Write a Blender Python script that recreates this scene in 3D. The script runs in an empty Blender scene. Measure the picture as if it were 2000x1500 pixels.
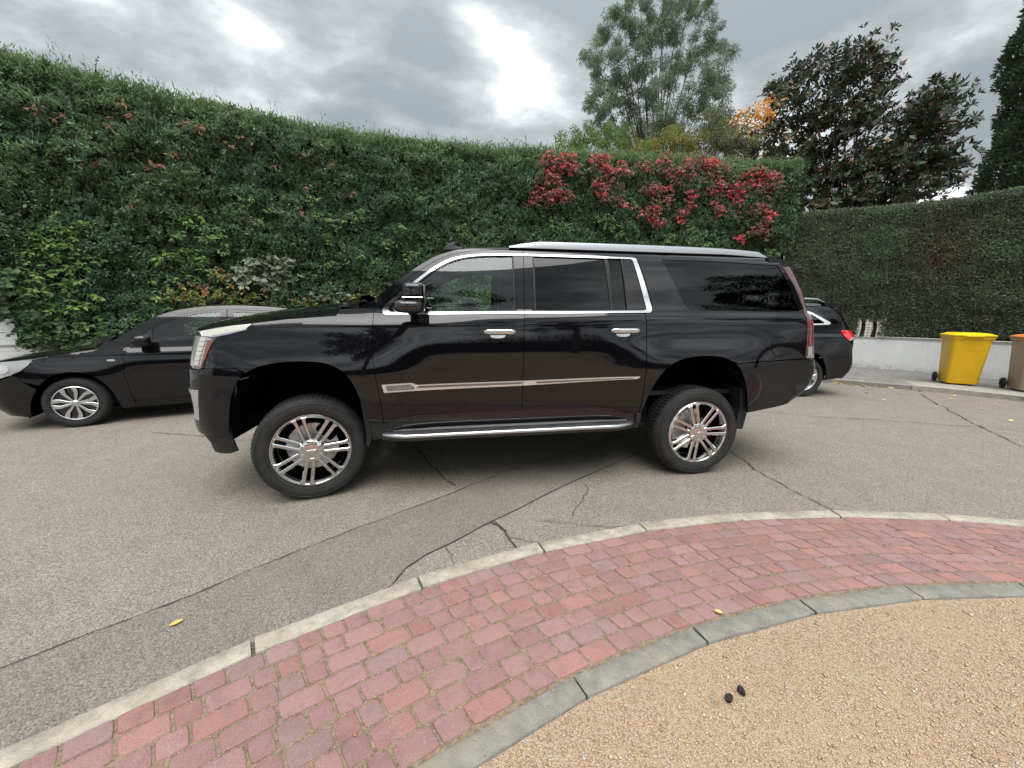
import bpy, math, random
import numpy as np
from mathutils import Vector, Matrix
from mathutils.geometry import delaunay_2d_cdt

# ------------------------------------------------------------------ camera, sky, sun, exposure
SC = bpy.context.scene
COL = SC.collection
rad = math.radians
CAM = (1.0986, -3.0452, 1.4576)
YAW, PITCH, ROLL, FPX = 0.156909, 0.180796, -0.005092, 742.916
cd = bpy.data.cameras.new('camera'); cam = bpy.data.objects.new('camera', cd); COL.objects.link(cam)
cd.sensor_fit = 'HORIZONTAL'; cd.sensor_width = 36.0; cd.lens = 36.0 * FPX / 2000.0
cd.clip_start = 0.05; cd.clip_end = 2000
_f = Vector((math.sin(YAW) * math.cos(PITCH), math.cos(YAW) * math.cos(PITCH), -math.sin(PITCH)))
_r = Vector((math.cos(YAW), -math.sin(YAW), 0)); _d = _f.cross(_r)
_r2 = _r * math.cos(ROLL) + _d * math.sin(ROLL); _d2 = -_r * math.sin(ROLL) + _d * math.cos(ROLL)
_m = Matrix.Identity(4)
for _i in range(3):
    _m[_i][0] = _r2[_i]; _m[_i][1] = -_d2[_i]; _m[_i][2] = -_f[_i]; _m[_i][3] = CAM[_i]
cam.matrix_world = _m
SC.camera = cam

SUN_EL, SUN_AZ = rad(68), rad(190)          # azimuth clockwise from +Y
w = bpy.data.worlds.new("World"); SC.world = w; w.use_nodes = True
nt = w.node_tree; N = nt.nodes; L = nt.links; N.clear()
def nn(t, **k):
    n = N.new(t)
    for a, b in k.items(): setattr(n, a, b)
    return n
out = nn('ShaderNodeOutputWorld'); bg = nn('ShaderNodeBackground'); L.new(bg.outputs[0], out.inputs[0])
sky = nn('ShaderNodeTexSky', sky_type='NISHITA'); sky.sun_disc = False
sky.sun_elevation = SUN_EL; sky.sun_rotation = SUN_AZ; sky.air_density = 1.0; sky.dust_density = 2.0
tc = nn('ShaderNodeTexCoord'); sep = nn('ShaderNodeSeparateXYZ'); L.new(tc.outputs['Generated'], sep.inputs[0])
def mth(op, a, b=None, c=None, clamp=False):
    n = nn('ShaderNodeMath', operation=op, use_clamp=clamp)
    for i, v in enumerate((a, b, c)):
        if v is None: continue
        if isinstance(v, (int, float)): n.inputs[i].default_value = v
        else: L.new(v, n.inputs[i])
    return n.outputs[0]
zc = mth('MAXIMUM', sep.outputs[2], 0.0); zd = mth('ADD', zc, 0.22)
cx_ = mth('DIVIDE', sep.outputs[0], zd); cy_ = mth('DIVIDE', sep.outputs[1], zd)
cmb = nn('ShaderNodeCombineXYZ'); L.new(cx_, cmb.inputs[0]); L.new(cy_, cmb.inputs[1])
mp = nn('ShaderNodeMapping'); L.new(cmb.outputs[0], mp.inputs[0])
mp.inputs['Rotation'].default_value = (0, 0, rad(-32)); mp.inputs['Scale'].default_value = (0.85, 1.15, 1.0); mp.inputs['Location'].default_value = (3.1, 1.7, 0.4)
n1 = nn('ShaderNodeTexNoise'); n1.inputs['Scale'].default_value = 1.05; n1.inputs['Detail'].default_value = 7; n1.inputs['Roughness'].default_value = 0.52; n1.inputs['Distortion'].default_value = 0.12
L.new(mp.outputs[0], n1.inputs['Vector'])
n2 = nn('ShaderNodeTexNoise'); n2.inputs['Scale'].default_value = 2.7; n2.inputs['Detail'].default_value = 6; n2.inputs['Roughness'].default_value = 0.55; n2.inputs['Distortion'].default_value = 0.15
L.new(mp.outputs[0], n2.inputs['Vector'])
nz = mth('ADD', mth('MULTIPLY', n1.outputs[0], 0.80), mth('MULTIPLY', n2.outputs[0], 0.95))
nz = mth('SUBTRACT', nz, 0.375)
# thin bright break in the clouds, high ahead of the street
bd = Vector((-0.0, 0.0, 0.0))
def pixdir(px, py):
    v = _r2 * ((px - 1000) / FPX) + _d2 * ((py - 750) / FPX) + _f
    return v.normalized()
def lobe(px, py, k, amp):
    d_ = pixdir(px, py)
    vm = nn('ShaderNodeVectorMath', operation='DOT_PRODUCT'); L.new(tc.outputs['Generated'], vm.inputs[0]); vm.inputs[1].default_value = d_
    e = mth('POWER', mth('MAXIMUM', vm.outputs['Value'], 0.0), k)
    return mth('MULTIPLY', e, amp)
lb = mth('ADD', lobe(955, 85, 220, 0.17), lobe(1120, 225, 160, -0.03))
lb = mth('ADD', lb, lobe(690, 30, 500, 0.07))
lb = mth('ADD', lb, lobe(835, 70, 900, -0.14))
lb = mth('ADD', lb, lobe(1700, 140, 120, 0.06))
lb = mth('ADD', lb, lobe(60, 60, 60, 0.0))
lb = mth('ADD', lb, lobe(340, 100, 200, -0.06))
lb = mth('ADD', lb, lobe(740, 190, 60, -0.07))
lb = mth('ADD', lb, lobe(1500, 10, 60, -0.06))
nz = mth('ADD', nz, lb)
rp = nn('ShaderNodeValToRGB'); L.new(nz, rp.inputs[0])
els = rp.color_ramp.elements
els[0].position = 0.36; els[0].color = (0.150, 0.163, 0.170, 1)
els[1].position = 0.70; els[1].color = (0.56, 0.58, 0.585, 1)
e = els.new(0.46); e.color = (0.195, 0.209, 0.216, 1)
e = els.new(0.54); e.color = (0.275, 0.291, 0.298, 1)
# an overcast sky is brighter overhead than at the horizon
zen = mth('ADD', 1.10, mth('MULTIPLY', mth('POWER', zc, 4.0), 3.4))
vs = nn('ShaderNodeVectorMath', operation='SCALE'); L.new(rp.outputs[0], vs.inputs[0]); L.new(zen, vs.inputs['Scale'])
sk = nn('ShaderNodeVectorMath', operation='SCALE'); L.new(sky.outputs[0], sk.inputs[0]); sk.inputs['Scale'].default_value = 0.10
mx = nn('ShaderNodeMix', data_type='RGBA'); mx.inputs[0].default_value = 0.93
L.new(sk.outputs[0], mx.inputs[6]); L.new(vs.outputs[0], mx.inputs[7])
L.new(mx.outputs[2], bg.inputs[0]); bg.inputs[1].default_value = 1.0
w.cycles.sampling_method = 'MANUAL'; w.cycles.sample_map_resolution = 512

sd = bpy.data.lights.new('sun', 'SUN'); sd.energy = 1.5; sd.angle = rad(52); sd.color = (1.0, 0.985, 0.965)
sun = bpy.data.objects.new('sun', sd); COL.objects.link(sun)
_sv = Vector((math.sin(SUN_AZ) * math.cos(SUN_EL), math.cos(SUN_AZ) * math.cos(SUN_EL), math.sin(SUN_EL)))
sun.rotation_euler = _sv.to_track_quat('Z', 'Y').to_euler(); sun.location = (0, 0, 30)

SC.view_settings.view_transform = 'Standard'; SC.view_settings.look = 'None'
SC.view_settings.gamma = 1; SC.view_settings.exposure = 1.17; SC.view_settings.use_curve_mapping = False
SC.cycles.max_bounces = 8; SC.cycles.transparent_max_bounces = 16; SC.cycles.glossy_bounces = 4
SC.cycles.diffuse_bounces = 3; SC.cycles.caustics_reflective = False; SC.cycles.caustics_refractive = False
SC.cycles.use_denoising = True

# ------------------------------------------------------------------ object helpers
def tag(o, label=None, cat=None, group=None, kind=None):
    if label: o['label'] = label
    if cat: o['category'] = cat
    if group: o['group'] = group
    if kind: o['kind'] = kind
    return o
def empty(name, loc=(0, 0, 0), rz=0.0, label=None, cat=None, group=None):
    o = bpy.data.objects.new(name, None); COL.objects.link(o); o.location = loc; o.rotation_euler = (0, 0, rz)
    o.empty_display_size = 0.1
    return tag(o, label, cat, group)
def link(name, me, parent=None):
    o = bpy.data.objects.new(name, me); COL.objects.link(o)
    if parent: o.parent = parent
    return o
def npmesh(name, V, F, mats, parent=None, fm=None, colors=None, smooth=False):
    """V (n,3) F (m,k) arrays, k constant"""
    V = np.asarray(V, np.float32); F = np.asarray(F, np.int32)
    me = bpy.data.meshes.new(name); k = F.shape[1]
    me.vertices.add(len(V)); me.vertices.foreach_set('co', V.ravel())
    me.loops.add(F.size); me.loops.foreach_set('vertex_index', F.ravel())
    me.polygons.add(len(F)); me.polygons.foreach_set('loop_start', np.arange(len(F), dtype=np.int32) * k)
    for m in (mats if isinstance(mats, (list, tuple)) else [mats]): me.materials.append(m)
    if fm is not None: me.polygons.foreach_set('material_index', np.asarray(fm, np.int32))
    me.polygons.foreach_set('use_smooth', np.full(len(F), bool(smooth)))
    me.update(calc_edges=True)
    if colors is not None:
        ca = me.color_attributes.new('tint', 'FLOAT_COLOR', 'CORNER')
        c4 = np.ones((len(F), k, 4), np.float32); c4[:, :, :3] = np.asarray(colors, np.float32)[:, None, :]
        ca.data.foreach_set('color', c4.ravel())
    return link(name, me, parent)
class MB:
    """collects shapes, becomes ONE mesh object"""
    def __init__(s): s.v = []; s.f = []; s.m = []; s.c = []
    def add(s, V, F, m=0, c=None):
        b = len(s.v); s.v += [tuple(map(float, p)) for p in V]
        for f in F: s.f.append(tuple(b + i for i in f)); s.m.append(m); s.c.append(c)
        return s
    def box(s, c, h, m=0, R=None, bev=0.0, col=None):
        cx, cy, cz = c; hx, hy, hz = h
        if bev <= 0:
            V = [(x, y, z) for x in (-hx, hx) for y in (-hy, hy) for z in (-hz, hz)]
            F = [(0, 1, 3, 2), (4, 6, 7, 5), (0, 4, 5, 1), (2, 3, 7, 6), (0, 2, 6, 4), (1, 5, 7, 3)]
        else:
            V = []; F = []
            def ring(z, i):
                a, b = hx - i, hy - i; q = bev
                a2, b2 = hx - i - q, hy - i - q
                n = len(V)
                for (x, y) in ((a, -b2), (a, b2), (a2, b), (-a2, b), (-a, b2), (-a, -b2), (-a2, -b), (a2, -b)): V.append((x, y, z))
                return n
            rs = [ring(-hz, bev), ring(-hz + bev, 0), ring(hz - bev, 0), ring(hz, bev)]
            for a, b in zip(rs, rs[1:]):
                for k in range(8): F.append((a + k, a + (k + 1) % 8, b + (k + 1) % 8, b + k))
            F.append(tuple(rs[0] + k for k in range(7, -1, -1))); F.append(tuple(rs[3] + k for k in range(8)))
        if R is not None: V = [tuple(R @ Vector(p)) for p in V]
        return s.add([(p[0] + cx, p[1] + cy, p[2] + cz) for p in V], F, m, col)
    def tube(s, pts, r, m=0, n=10, cap=True, col=None):
        pts = [Vector(p) for p in pts]; rr = r if isinstance(r, (list, tuple)) else [r] * len(pts)
        V = []; F = []; up = Vector((0, 0, 1))
        for i, p in enumerate(pts):
            d = (pts[min(i + 1, len(pts) - 1)] - pts[max(i - 1, 0)]).normalized()
            a = d.cross(up if abs(d.z) < .95 else Vector((1, 0, 0))).normalized(); b = d.cross(a)
            for k in range(n):
                t = 2 * math.pi * k / n; V.append(p + (a * math.cos(t) + b * math.sin(t)) * rr[i])
        for i in range(len(pts) - 1):
            for k in range(n): F.append((i * n + k, i * n + (k + 1) % n, (i + 1) * n + (k + 1) % n, (i + 1) * n + k))
        if cap: F.append(tuple(range(n))); F.append(tuple((len(pts) - 1) * n + k for k in range(n - 1, -1, -1)))
        return s.add(V, F, m, col)
    def lathe(s, prof, m=0, n=48, axis='y', c=(0, 0, 0), closed=False):
        """prof: (radius, along) pairs; around the y axis"""
        V = []; F = []
        for r, a in prof:
            for k in range(n):
                t = 2 * math.pi * k / n
                if axis == 'y': V.append((c[0] + r * math.cos(t), c[1] + a, c[2] + r * math.sin(t)))
                elif axis == 'z': V.append((c[0] + r * math.cos(t), c[1] + r * math.sin(t), c[2] + a))
                else: V.append((c[0] + a, c[1] + r * math.cos(t), c[2] + r * math.sin(t)))
        P = len(prof)
        for i in range(P if closed else P - 1):
            j = (i + 1) % P
            for k in range(n): F.append((i * n + k, i * n + (k + 1) % n, j * n + (k + 1) % n, j * n + k))
        return s.add(V, F, m)
    def prism(s, poly, d, to3, m=0, cham=0.0, col=None):
        """poly 2-D list; extruded from 0 to d with a chamfered front; to3(u,v,w)"""
        n = len(poly); F = []; V = [to3(u, v, 0) for u, v in poly]
        if cham > 0:
            q = inset(poly, cham)
            V += [to3(u, v, d - cham) for u, v in poly] + [to3(u, v, d) for u, v in q]
            lv = 3
        else: V += [to3(u, v, d) for u, v in poly]; lv = 2
        for i in range(lv - 1):
            for k in range(n): F.append((i * n + k, i * n + (k + 1) % n, (i + 1) * n + (k + 1) % n, (i + 1) * n + k))
        F.append(tuple(range(n - 1, -1, -1))); F.append(tuple((lv - 1) * n + k for k in range(n)))
        return s.add(V, F, m, col)
    def build(s, name, mats, parent=None, smooth=None, colors=False):
        me = bpy.data.meshes.new(name); me.from_pydata(s.v, [], s.f)
        for mt in (mats if isinstance(mats, (list, tuple)) else [mats]): me.materials.append(mt)
        me.polygons.foreach_set('material_index', s.m)
        if colors:
            ca = me.color_attributes.new('tint', 'FLOAT_COLOR', 'CORNER'); arr = []
            for f, c in zip(s.f, s.c): arr += list((*(c or (1, 1, 1)), 1.0)) * len(f)
            ca.data.foreach_set('color', arr)
        me.update()
        import bmesh
        bm = bmesh.new(); bm.from_mesh(me); bmesh.ops.recalc_face_normals(bm, faces=bm.faces); bm.to_mesh(me); bm.free()
        if smooth is not None:
            me.shade_smooth(); me.set_sharp_from_angle(angle=rad(smooth))
        return link(name, me, parent)
def area2(p): return sum(p[i][0] * p[(i + 1) % len(p)][1] - p[(i + 1) % len(p)][0] * p[i][1] for i in range(len(p))) / 2
def inset(p, d):
    s = 1 if area2(p) > 0 else -1; n = len(p); o = []
    for i in range(n):
        a = np.array(p[i - 1], float); b = np.array(p[i], float); c = np.array(p[(i + 1) % n], float)
        e1 = b - a; e2 = c - b; e1 /= max(np.hypot(*e1), 1e-9); e2 /= max(np.hypot(*e2), 1e-9)
        n1 = np.array([-e1[1], e1[0]]) * s; n2 = np.array([-e2[1], e2[0]]) * s
        m = n1 + n2; l = m @ m
        m = m / l * 2 if l > 1e-6 else n1
        if np.hypot(*m) > 2.5: m = m / np.hypot(*m) * 2.5
        o.append(tuple(b + m * d))
    return o
def dens(p, step, closed=True):
    o = []; n = len(p)
    for i in range(n if closed else n - 1):
        a = np.array(p[i], float); b = np.array(p[(i + 1) % n], float); k = max(1, int(math.ceil(np.hypot(*(b - a)[:2]) / step)))
        for j in range(k): o.append(tuple(a + (b - a) * j / k))
    if not closed: o.append(tuple(p[-1]))
    return o
def soft(p, it=2, ang=38, closed=True, r=.25):
    """round the gentle corners of a traced outline, keep the sharp ones"""
    for _ in range(it):
        o = []; n = len(p)
        for i in range(n):
            b = np.array(p[i], float)
            if not closed and i in (0, n - 1): o.append(tuple(b)); continue
            a = np.array(p[i - 1], float); c = np.array(p[(i + 1) % n], float)
            v1 = b - a; v2 = c - b
            da = abs((math.degrees(math.atan2(v2[1], v2[0]) - math.atan2(v1[1], v1[0])) + 180) % 360 - 180)
            if da > ang or da < 1: o.append(tuple(b))
            else: o.append(tuple(b - v1 * r)); o.append(tuple(b + v2 * r))
        p = o
    return p
def inpoly(P, poly):
    x, y = P[:, 0], P[:, 1]; c = np.zeros(len(P), bool); n = len(poly)
    for i in range(n):
        x1, y1 = poly[i]; x2, y2 = poly[(i + 1) % n]
        if y1 == y2: continue
        t = ((y1 > y) != (y2 > y)) & (x < (x2 - x1) * (y - y1) / (y2 - y1) + x1); c ^= t
    return c
# value noise, for shaping geometry
def _h(i, j, k, s):
    v = (i * 374761393 + j * 668265263 + k * 2147483647 + s * 974634777) & 0xffffffff
    v = ((v ^ (v >> 13)) * 1274126177) & 0xffffffff
    return ((v ^ (v >> 16)) & 0xffff) / 65535.0
def vnoise(P, sc=1.0, seed=0):
    P = np.asarray(P, float) * sc; I = np.floor(P).astype(np.int64); f = P - I; f = f * f * (3 - 2 * f)
    o = 0
    for a in (0, 1):
        for b in (0, 1):
            for c in (0, 1):
                wgt = (f[:, 0] if a else 1 - f[:, 0]) * (f[:, 1] if b else 1 - f[:, 1]) * (f[:, 2] if c else 1 - f[:, 2])
                o = o + wgt * _h(I[:, 0] + a, I[:, 1] + b, I[:, 2] + c, seed)
    return o
def fnoise(P, sc, seed=0, oct=3):
    return sum(vnoise(P, sc * 2 ** i, seed + i) * .5 ** i for i in range(oct)) / sum(.5 ** i for i in range(oct))

# ------------------------------------------------------------------ materials
def mat(name, base=(.5, .5, .5), rough=.6, metal=0., spec=.5, coat=0., coat_rough=.03, ior=1.5, emis=None):
    m = bpy.data.materials.new(name); m.use_nodes = True; b = m.node_tree.nodes['Principled BSDF']
    b.inputs['Base Color'].default_value = (*base, 1); b.inputs['Roughness'].default_value = rough; b.inputs['Metallic'].default_value = metal
    b.inputs['Specular IOR Level'].default_value = spec; b.inputs['Coat Weight'].default_value = coat; b.inputs['Coat Roughness'].default_value = coat_rough
    b.inputs['IOR'].default_value = ior
    return m
class NT:
    def __init__(s, m): s.m = m; s.t = m.node_tree; s.b = s.t.nodes['Principled BSDF']
    def n(s, t, **k):
        x = s.t.nodes.new(t)
        for a, b in k.items():
            if a in x.inputs.keys() or a.startswith('i_'): continue
            setattr(x, a, b)
        return x
    def l(s, a, b): s.t.links.new(a, b)
    def pos(s, sc=(1, 1, 1)):
        g = s.n('ShaderNodeNewGeometry'); mp = s.n('ShaderNodeMapping'); mp.inputs['Scale'].default_value = sc; s.l(g.outputs['Position'], mp.inputs[0]); return mp.outputs[0]
    def obj(s, sc=(1, 1, 1)):
        g = s.n('ShaderNodeTexCoord'); mp = s.n('ShaderNodeMapping'); mp.inputs['Scale'].default_value = sc; s.l(g.outputs['Object'], mp.inputs[0]); return mp.outputs[0]
    def noise(s, vec, scale, detail=4, rough=.5, dist=0.):
        x = s.n('ShaderNodeTexNoise'); x.inputs['Scale'].default_value = scale; x.inputs['Detail'].default_value = detail; x.inputs['Roughness'].default_value = rough; x.inputs['Distortion'].default_value = dist
        s.l(vec, x.inputs['Vector']); return x.outputs[0]
    def vor(s, vec, scale, feat='F1', out='Distance', rnd=1.):
        x = s.n('ShaderNodeTexVoronoi', feature=feat); x.inputs['Scale'].default_value = scale; x.inputs['Randomness'].default_value = rnd
        s.l(vec, x.inputs['Vector']); return x.outputs[out]
    def ramp(s, fac, stops, interp='LINEAR'):
        x = s.n('ShaderNodeValToRGB'); s.l(fac, x.inputs[0]); e = x.color_ramp.elements; x.color_ramp.interpolation = interp
        e[0].position, e[0].color = stops[0][0], (*stops[0][1], 1); e[1].position, e[1].color = stops[-1][0], (*stops[-1][1], 1)
        for p, c in stops[1:-1]: q = e.new(p); q.color = (*c, 1)
        return x.outputs[0]
    def mix(s, fac, a, b, mode='MIX'):
        x = s.n('ShaderNodeMix', data_type='RGBA', blend_type=mode)
        for i, v in ((0, fac), (6, a), (7, b)):
            if isinstance(v, (int, float)): x.inputs[i].default_value = v
            elif isinstance(v, tuple): x.inputs[i].default_value = (*v, 1)
            else: s.l(v, x.inputs[i])
        return x.outputs[2]
    def math(s, op, a, b=None, clamp=False):
        x = s.n('ShaderNodeMath', operation=op, use_clamp=clamp)
        for i, v in enumerate((a, b)):
            if v is None: continue
            if isinstance(v, (int, float)): x.inputs[i].default_value = v
            else: s.l(v, x.inputs[i])
        return x.outputs[0]
    def bump(s, h, strength=.3, dist=.005):
        x = s.n('ShaderNodeBump'); x.inputs['Strength'].default_value = strength; x.inputs['Distance'].default_value = dist; s.l(h, x.inputs['Height']); s.l(x.outputs[0], s.b.inputs['Normal'])
    def color(s, c): s.l(c, s.b.inputs['Base Color'])
    def roughness(s, c): s.l(c, s.b.inputs['Roughness'])

def asphalt(name, dark, mid, light, grain=170, big=.6):
    m = mat(name, mid, .9, spec=.25); t = NT(m); p = t.pos()
    sp = t.vor(p, grain, out='Color'); g = t.n('ShaderNodeSeparateColor'); t.l(sp, g.inputs[0])
    c = t.ramp(g.outputs[0], [(.0, dark), (.35, tuple(x * .8 for x in mid)), (.65, mid), (1., light)])
    b1 = t.noise(p, big, 5, .6); c = t.mix(t.ramp(b1, [(.35, (0, 0, 0)), (.7, (.22, .22, .22))]), c, tuple(x * .72 for x in mid))
    b2 = t.noise(p, 3.5, 5, .65); c = t.mix(.22, c, t.ramp(b2, [(.3, (.33, .33, .33)), (.7, (.72, .72, .72))]), 'OVERLAY')
    # oil spots and scuffs
    o = t.noise(p, 1.7, 3, .7, 1.2); c = t.mix(t.ramp(o, [(.68, (0, 0, 0)), (.76, (.3, .3, .3))]), c, tuple(x * .45 for x in mid))
    t.color(c)
    h = t.math('ADD', t.math('MULTIPLY', g.outputs[1], .5), t.noise(p, grain * .8, 2)); t.bump(h, .55, .006)
    return m
M = {}
M['asphalt'] = asphalt('worn_asphalt', (.115, .101, .086), (.255, .224, .184), (.37, .333, .286), 165)
M['asphalt_dark'] = asphalt('patch_asphalt', (.105, .094, .081), (.212, .190, .162), (.31, .28, .243), 200)
M['asphalt_crazed'] = asphalt('crazed_asphalt', (.08, .072, .067), (.225, .205, .185), (.38, .35, .32), 140)
M['crack'] = mat('crack_tar', (.045, .041, .037), .85)
def concrete(name, c, sc=14, rough=.85, var=.3, warm=None):
    m = mat(name, c, rough, spec=.3); t = NT(m); p = t.pos()
    a = t.noise(p, sc, 6, .65); col = t.ramp(a, [(.25, tuple(x * (1 - var) for x in c)), (.75, tuple(min(1, x * (1 + var)) for x in c))])
    sp = t.noise(p, 260, 2, .5); col = t.mix(.55, col, t.ramp(sp, [(.3, (.3, .3, .3)), (.7, (.7, .7, .7))]), 'OVERLAY')
    if warm: col = t.mix(t.ramp(t.noise(p, 3.2, 4, .6), [(.5, (0, 0, 0)), (.7, (.6, .6, .6))]), col, warm)
    t.color(col); t.bump(t.math('ADD', sp, a), .4, .004); return m
M['kerb'] = concrete('kerb_concrete', (.37, .335, .27), 16, warm=(.25, .21, .15), var=.38)
M['slab'] = concrete('slate_kerb', (.215, .208, .18), 18, warm=(.33, .27, .19), var=.28)
M['far_kerb'] = concrete('far_kerb_concrete', (.26, .245, .22), 7)
M['joint'] = concrete('joint_grit', (.21, .155, .105), 60, var=.6)
M['apron'] = concrete('apron_concrete', (.34, .32, .28), 5)
def tintmat(name, rough=.8, bump=None, speck=0., spec=.3, trans=0.):
    m = mat(name, (.5, .5, .5), rough, spec=spec); t = NT(m)
    a = t.n('ShaderNodeVertexColor'); a.layer_name = 'tint'; c = a.outputs[0]; p = t.pos()
    if speck: c = t.mix(speck, c, t.ramp(t.noise(p, 300, 2, .6), [(.3, (.2, .2, .2)), (.7, (.8, .8, .8))]), 'OVERLAY')
    if bump: t.bump(t.noise(p, bump[0], 4, .6), bump[1], bump[2])
    t.color(c)
    if trans:
        tr = t.n('ShaderNodeBsdfTranslucent'); t.l(c, tr.inputs[0]); mx = t.n('ShaderNodeMixShader'); mx.inputs[0].default_value = trans
        t.l(t.b.outputs[0], mx.inputs[1]); t.l(tr.outputs[0], mx.inputs[2]); o = t.t.nodes['Material Output']; t.l(mx.outputs[0], o.inputs[0])
    return m
M['leaf'] = tintmat('leaf', .55, spec=.35, trans=.25)
M['needle'] = tintmat('needle', .75, spec=.2, trans=.30)
M['waxleaf'] = tintmat('waxy_leaf', .42, spec=.4, trans=.05)
M['pebble'] = tintmat('pebble', .85)
def paver_mat():
    m = mat('red_paver', (.3, .12, .1), .85, spec=.3); t = NT(m); a = t.n('ShaderNodeVertexColor'); a.layer_name = 'tint'; p = t.pos(); c = a.outputs[0]
    b = t.noise(p, 22, 5, .7); c = t.mix(t.ramp(b, [(.42, (0, 0, 0)), (.72, (.6, .6, .6))]), c, (.36, .25, .225))
    d = t.noise(p, 9, 4, .6, .8); c = t.mix(t.ramp(d, [(.52, (0, 0, 0)), (.72, (.4, .4, .4))]), c, (.15, .10, .10))
    c = t.mix(.8, c, t.ramp(t.noise(p, 330, 2, .6), [(.3, (.45, .45, .45)), (.7, (1., 1., 1.))]), 'MULTIPLY')
    t.color(c); t.bump(t.math('ADD', t.noise(p, 240, 2), t.math('MULTIPLY', b, .7)), .5, .005); return m
M['paver'] = paver_mat()
def gravel_mat():
    m = mat('tan_gravel', (.5, .36, .24), .9, spec=.2); t = NT(m); p = t.pos()
    v = t.vor(p, 185, out='Color'); g = t.n('ShaderNodeSeparateColor'); t.l(v, g.inputs[0])
    c = t.ramp(g.outputs[0], [(0., (.31, .205, .135)), (.25, (.46, .32, .215)), (.6, (.57, .42, .29)), (.85, (.63, .49, .355)), (1., (.52, .46, .38))])
    d = t.vor(p, 185); c = t.mix(t.ramp(d, [(.45, (0, 0, 0)), (.75, (.6, .6, .6))]), c, (.32, .21, .135))
    b = t.noise(p, 1.6, 4, .6); c = t.mix(t.ramp(b, [(.45, (0, 0, 0)), (.75, (.5, .5, .5))]), c, (.52, .40, .24))
    t.color(c); h = t.math('SUBTRACT', 1.0, d); t.bump(t.math('ADD', h, t.math('MULTIPLY', g.outputs[1], .4)), .9, .008); return m
M['gravel'] = gravel_mat()
M['stucco'] = concrete('white_render', (.76, .77, .76), 4, var=.06)
def _splash():
    # mud splashed up the foot of the wall, and faint runs below the coping
    t = NT(M['stucco']); src = t.b.inputs['Base Color'].links[0].from_socket; g = t.n('ShaderNodeNewGeometry'); s_ = t.n('ShaderNodeSeparateXYZ'); t.l(g.outputs['Position'], s_.inputs[0])
    n_ = t.noise(t.pos(), 7, 5, .7); low_ = t.math('SUBTRACT', 1.0, t.math('MULTIPLY', t.math('SUBTRACT', s_.outputs[2], .09), 5.5), True)
    f_ = t.math('MULTIPLY', low_, t.ramp(n_, [(.40, (.1, .1, .1)), (.62, (.75, .75, .75))])); c_ = t.mix(f_, src, (.30, .27, .22))
    r_ = t.noise(t.pos((9, 9, .6)), 1.6, 4, .7); c_ = t.mix(t.ramp(r_, [(.58, (0, 0, 0)), (.72, (.22, .22, .22))]), c_, (.42, .41, .37)); t.color(c_)
_splash()
M['coping'] = concrete('wall_coping', (.32, .31, .28), 8)
M['bark'] = concrete('bark', (.085, .065, .05), 20, var=.5)
M['soil'] = mat('soil', (.05, .04, .03), .95)
def flag_mat():
    m = mat('far_paving', (.2, .19, .18), .85); t = NT(m); p = t.pos((1, 1, 1))
    b = t.n('ShaderNodeTexBrick'); t.l(p, b.inputs['Vector']); b.inputs['Scale'].default_value = 4.; b.inputs['Color1'].default_value = (.20, .19, .18, 1); b.inputs['Color2'].default_value = (.25, .235, .22, 1); b.inputs['Mortar'].default_value = (.08, .07, .06, 1); b.inputs['Mortar Size'].default_value = .02
    t.color(t.mix(.5, b.outputs[0], t.ramp(t.noise(p, 6, 5), [(.3, (.3, .3, .3)), (.7, (.7, .7, .7))]), 'OVERLAY')); return m
M['flag'] = flag_mat()
# ------------------------------------------------------------------ ground
rng = np.random.default_rng(11)
def sheet(name, poly, z, m, parent=None, step=None):
    """flat sheet from an outline"""
    p = poly
    vo, ed, fa, *_ = delaunay_2d_cdt([Vector(q) for q in p], [(i, (i + 1) % len(p)) for i in range(len(p))], [], 1, 1e-5)
    V = [(v.x, v.y, z) for v in vo]; b = MB(); b.add(V, [tuple(f) for f in fa])
    return b.build(name, m, parent)
tag(sheet('road', [(-300, -300), (300, -300), (300, 300), (-300, 300)], 0.0, M['asphalt']), kind='structure')

def wob(pts, amp, step=.05, seed=1):
    P = np.array(dens(pts, step, closed=False)); Q = np.c_[P, np.zeros(len(P))]
    P[:, 0] += (fnoise(Q, 5., seed) - .5) * amp * 2 + (vnoise(Q, 30, seed + 9) - .5) * amp * .5
    P[:, 1] += (fnoise(Q, 5., seed + 5) - .5) * amp * 2 + (vnoise(Q, 30, seed + 7) - .5) * amp * .5
    return P
seam = [(-3.0, -2.9), (-1.6, -1.97), (-.781, -1.396), (-.554, -1.24), (-.265, -1.047), (-.055, -.859), (.375, -.55), (1.059, -.085), (1.697, .395), (2.607, .889), (3.403, 1.365), (5.0, 2.2)]
low = [(.75, -1.12), (.80, -1.0), (.935, -.861), (1.06, -.782), (1.348, -.564), (2.019, -.082), (2.977, .514), (3.9, 1.1), (5.0, 1.75)]
A = wob(seam, .012, seed=3); Bq = wob(low, .012, seed=4)
patch = [tuple(q) for q in A] + [tuple(q) for q in Bq[::-1]] + [(.60, -1.25), (.2, -1.45), (-.4, -1.82), (-1.5, -2.7), (-2.6, -3.6)]
tag(sheet('road_patch', patch, .004, M['asphalt_dark']), kind='structure')
def ribbon(b, P, w0, z, seed=0):
    P = np.asarray(P); d = np.gradient(P, axis=0); d /= np.hypot(d[:, 0], d[:, 1])[:, None]; nrm = np.c_[-d[:, 1], d[:, 0]]
    w_ = w0 * (.35 + 1.3 * vnoise(np.c_[P, np.zeros(len(P))], 14, seed)); w_[0] = w_[-1] = w0 * .1
    V = [(*q, z) for q in P + nrm * w_[:, None] / 2] + [(*q, z) for q in P - nrm * w_[:, None] / 2]; n = len(P)
    b.add(V, [(i, i + 1, n + i + 1, n + i) for i in range(n - 1)])
b = MB()
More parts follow.
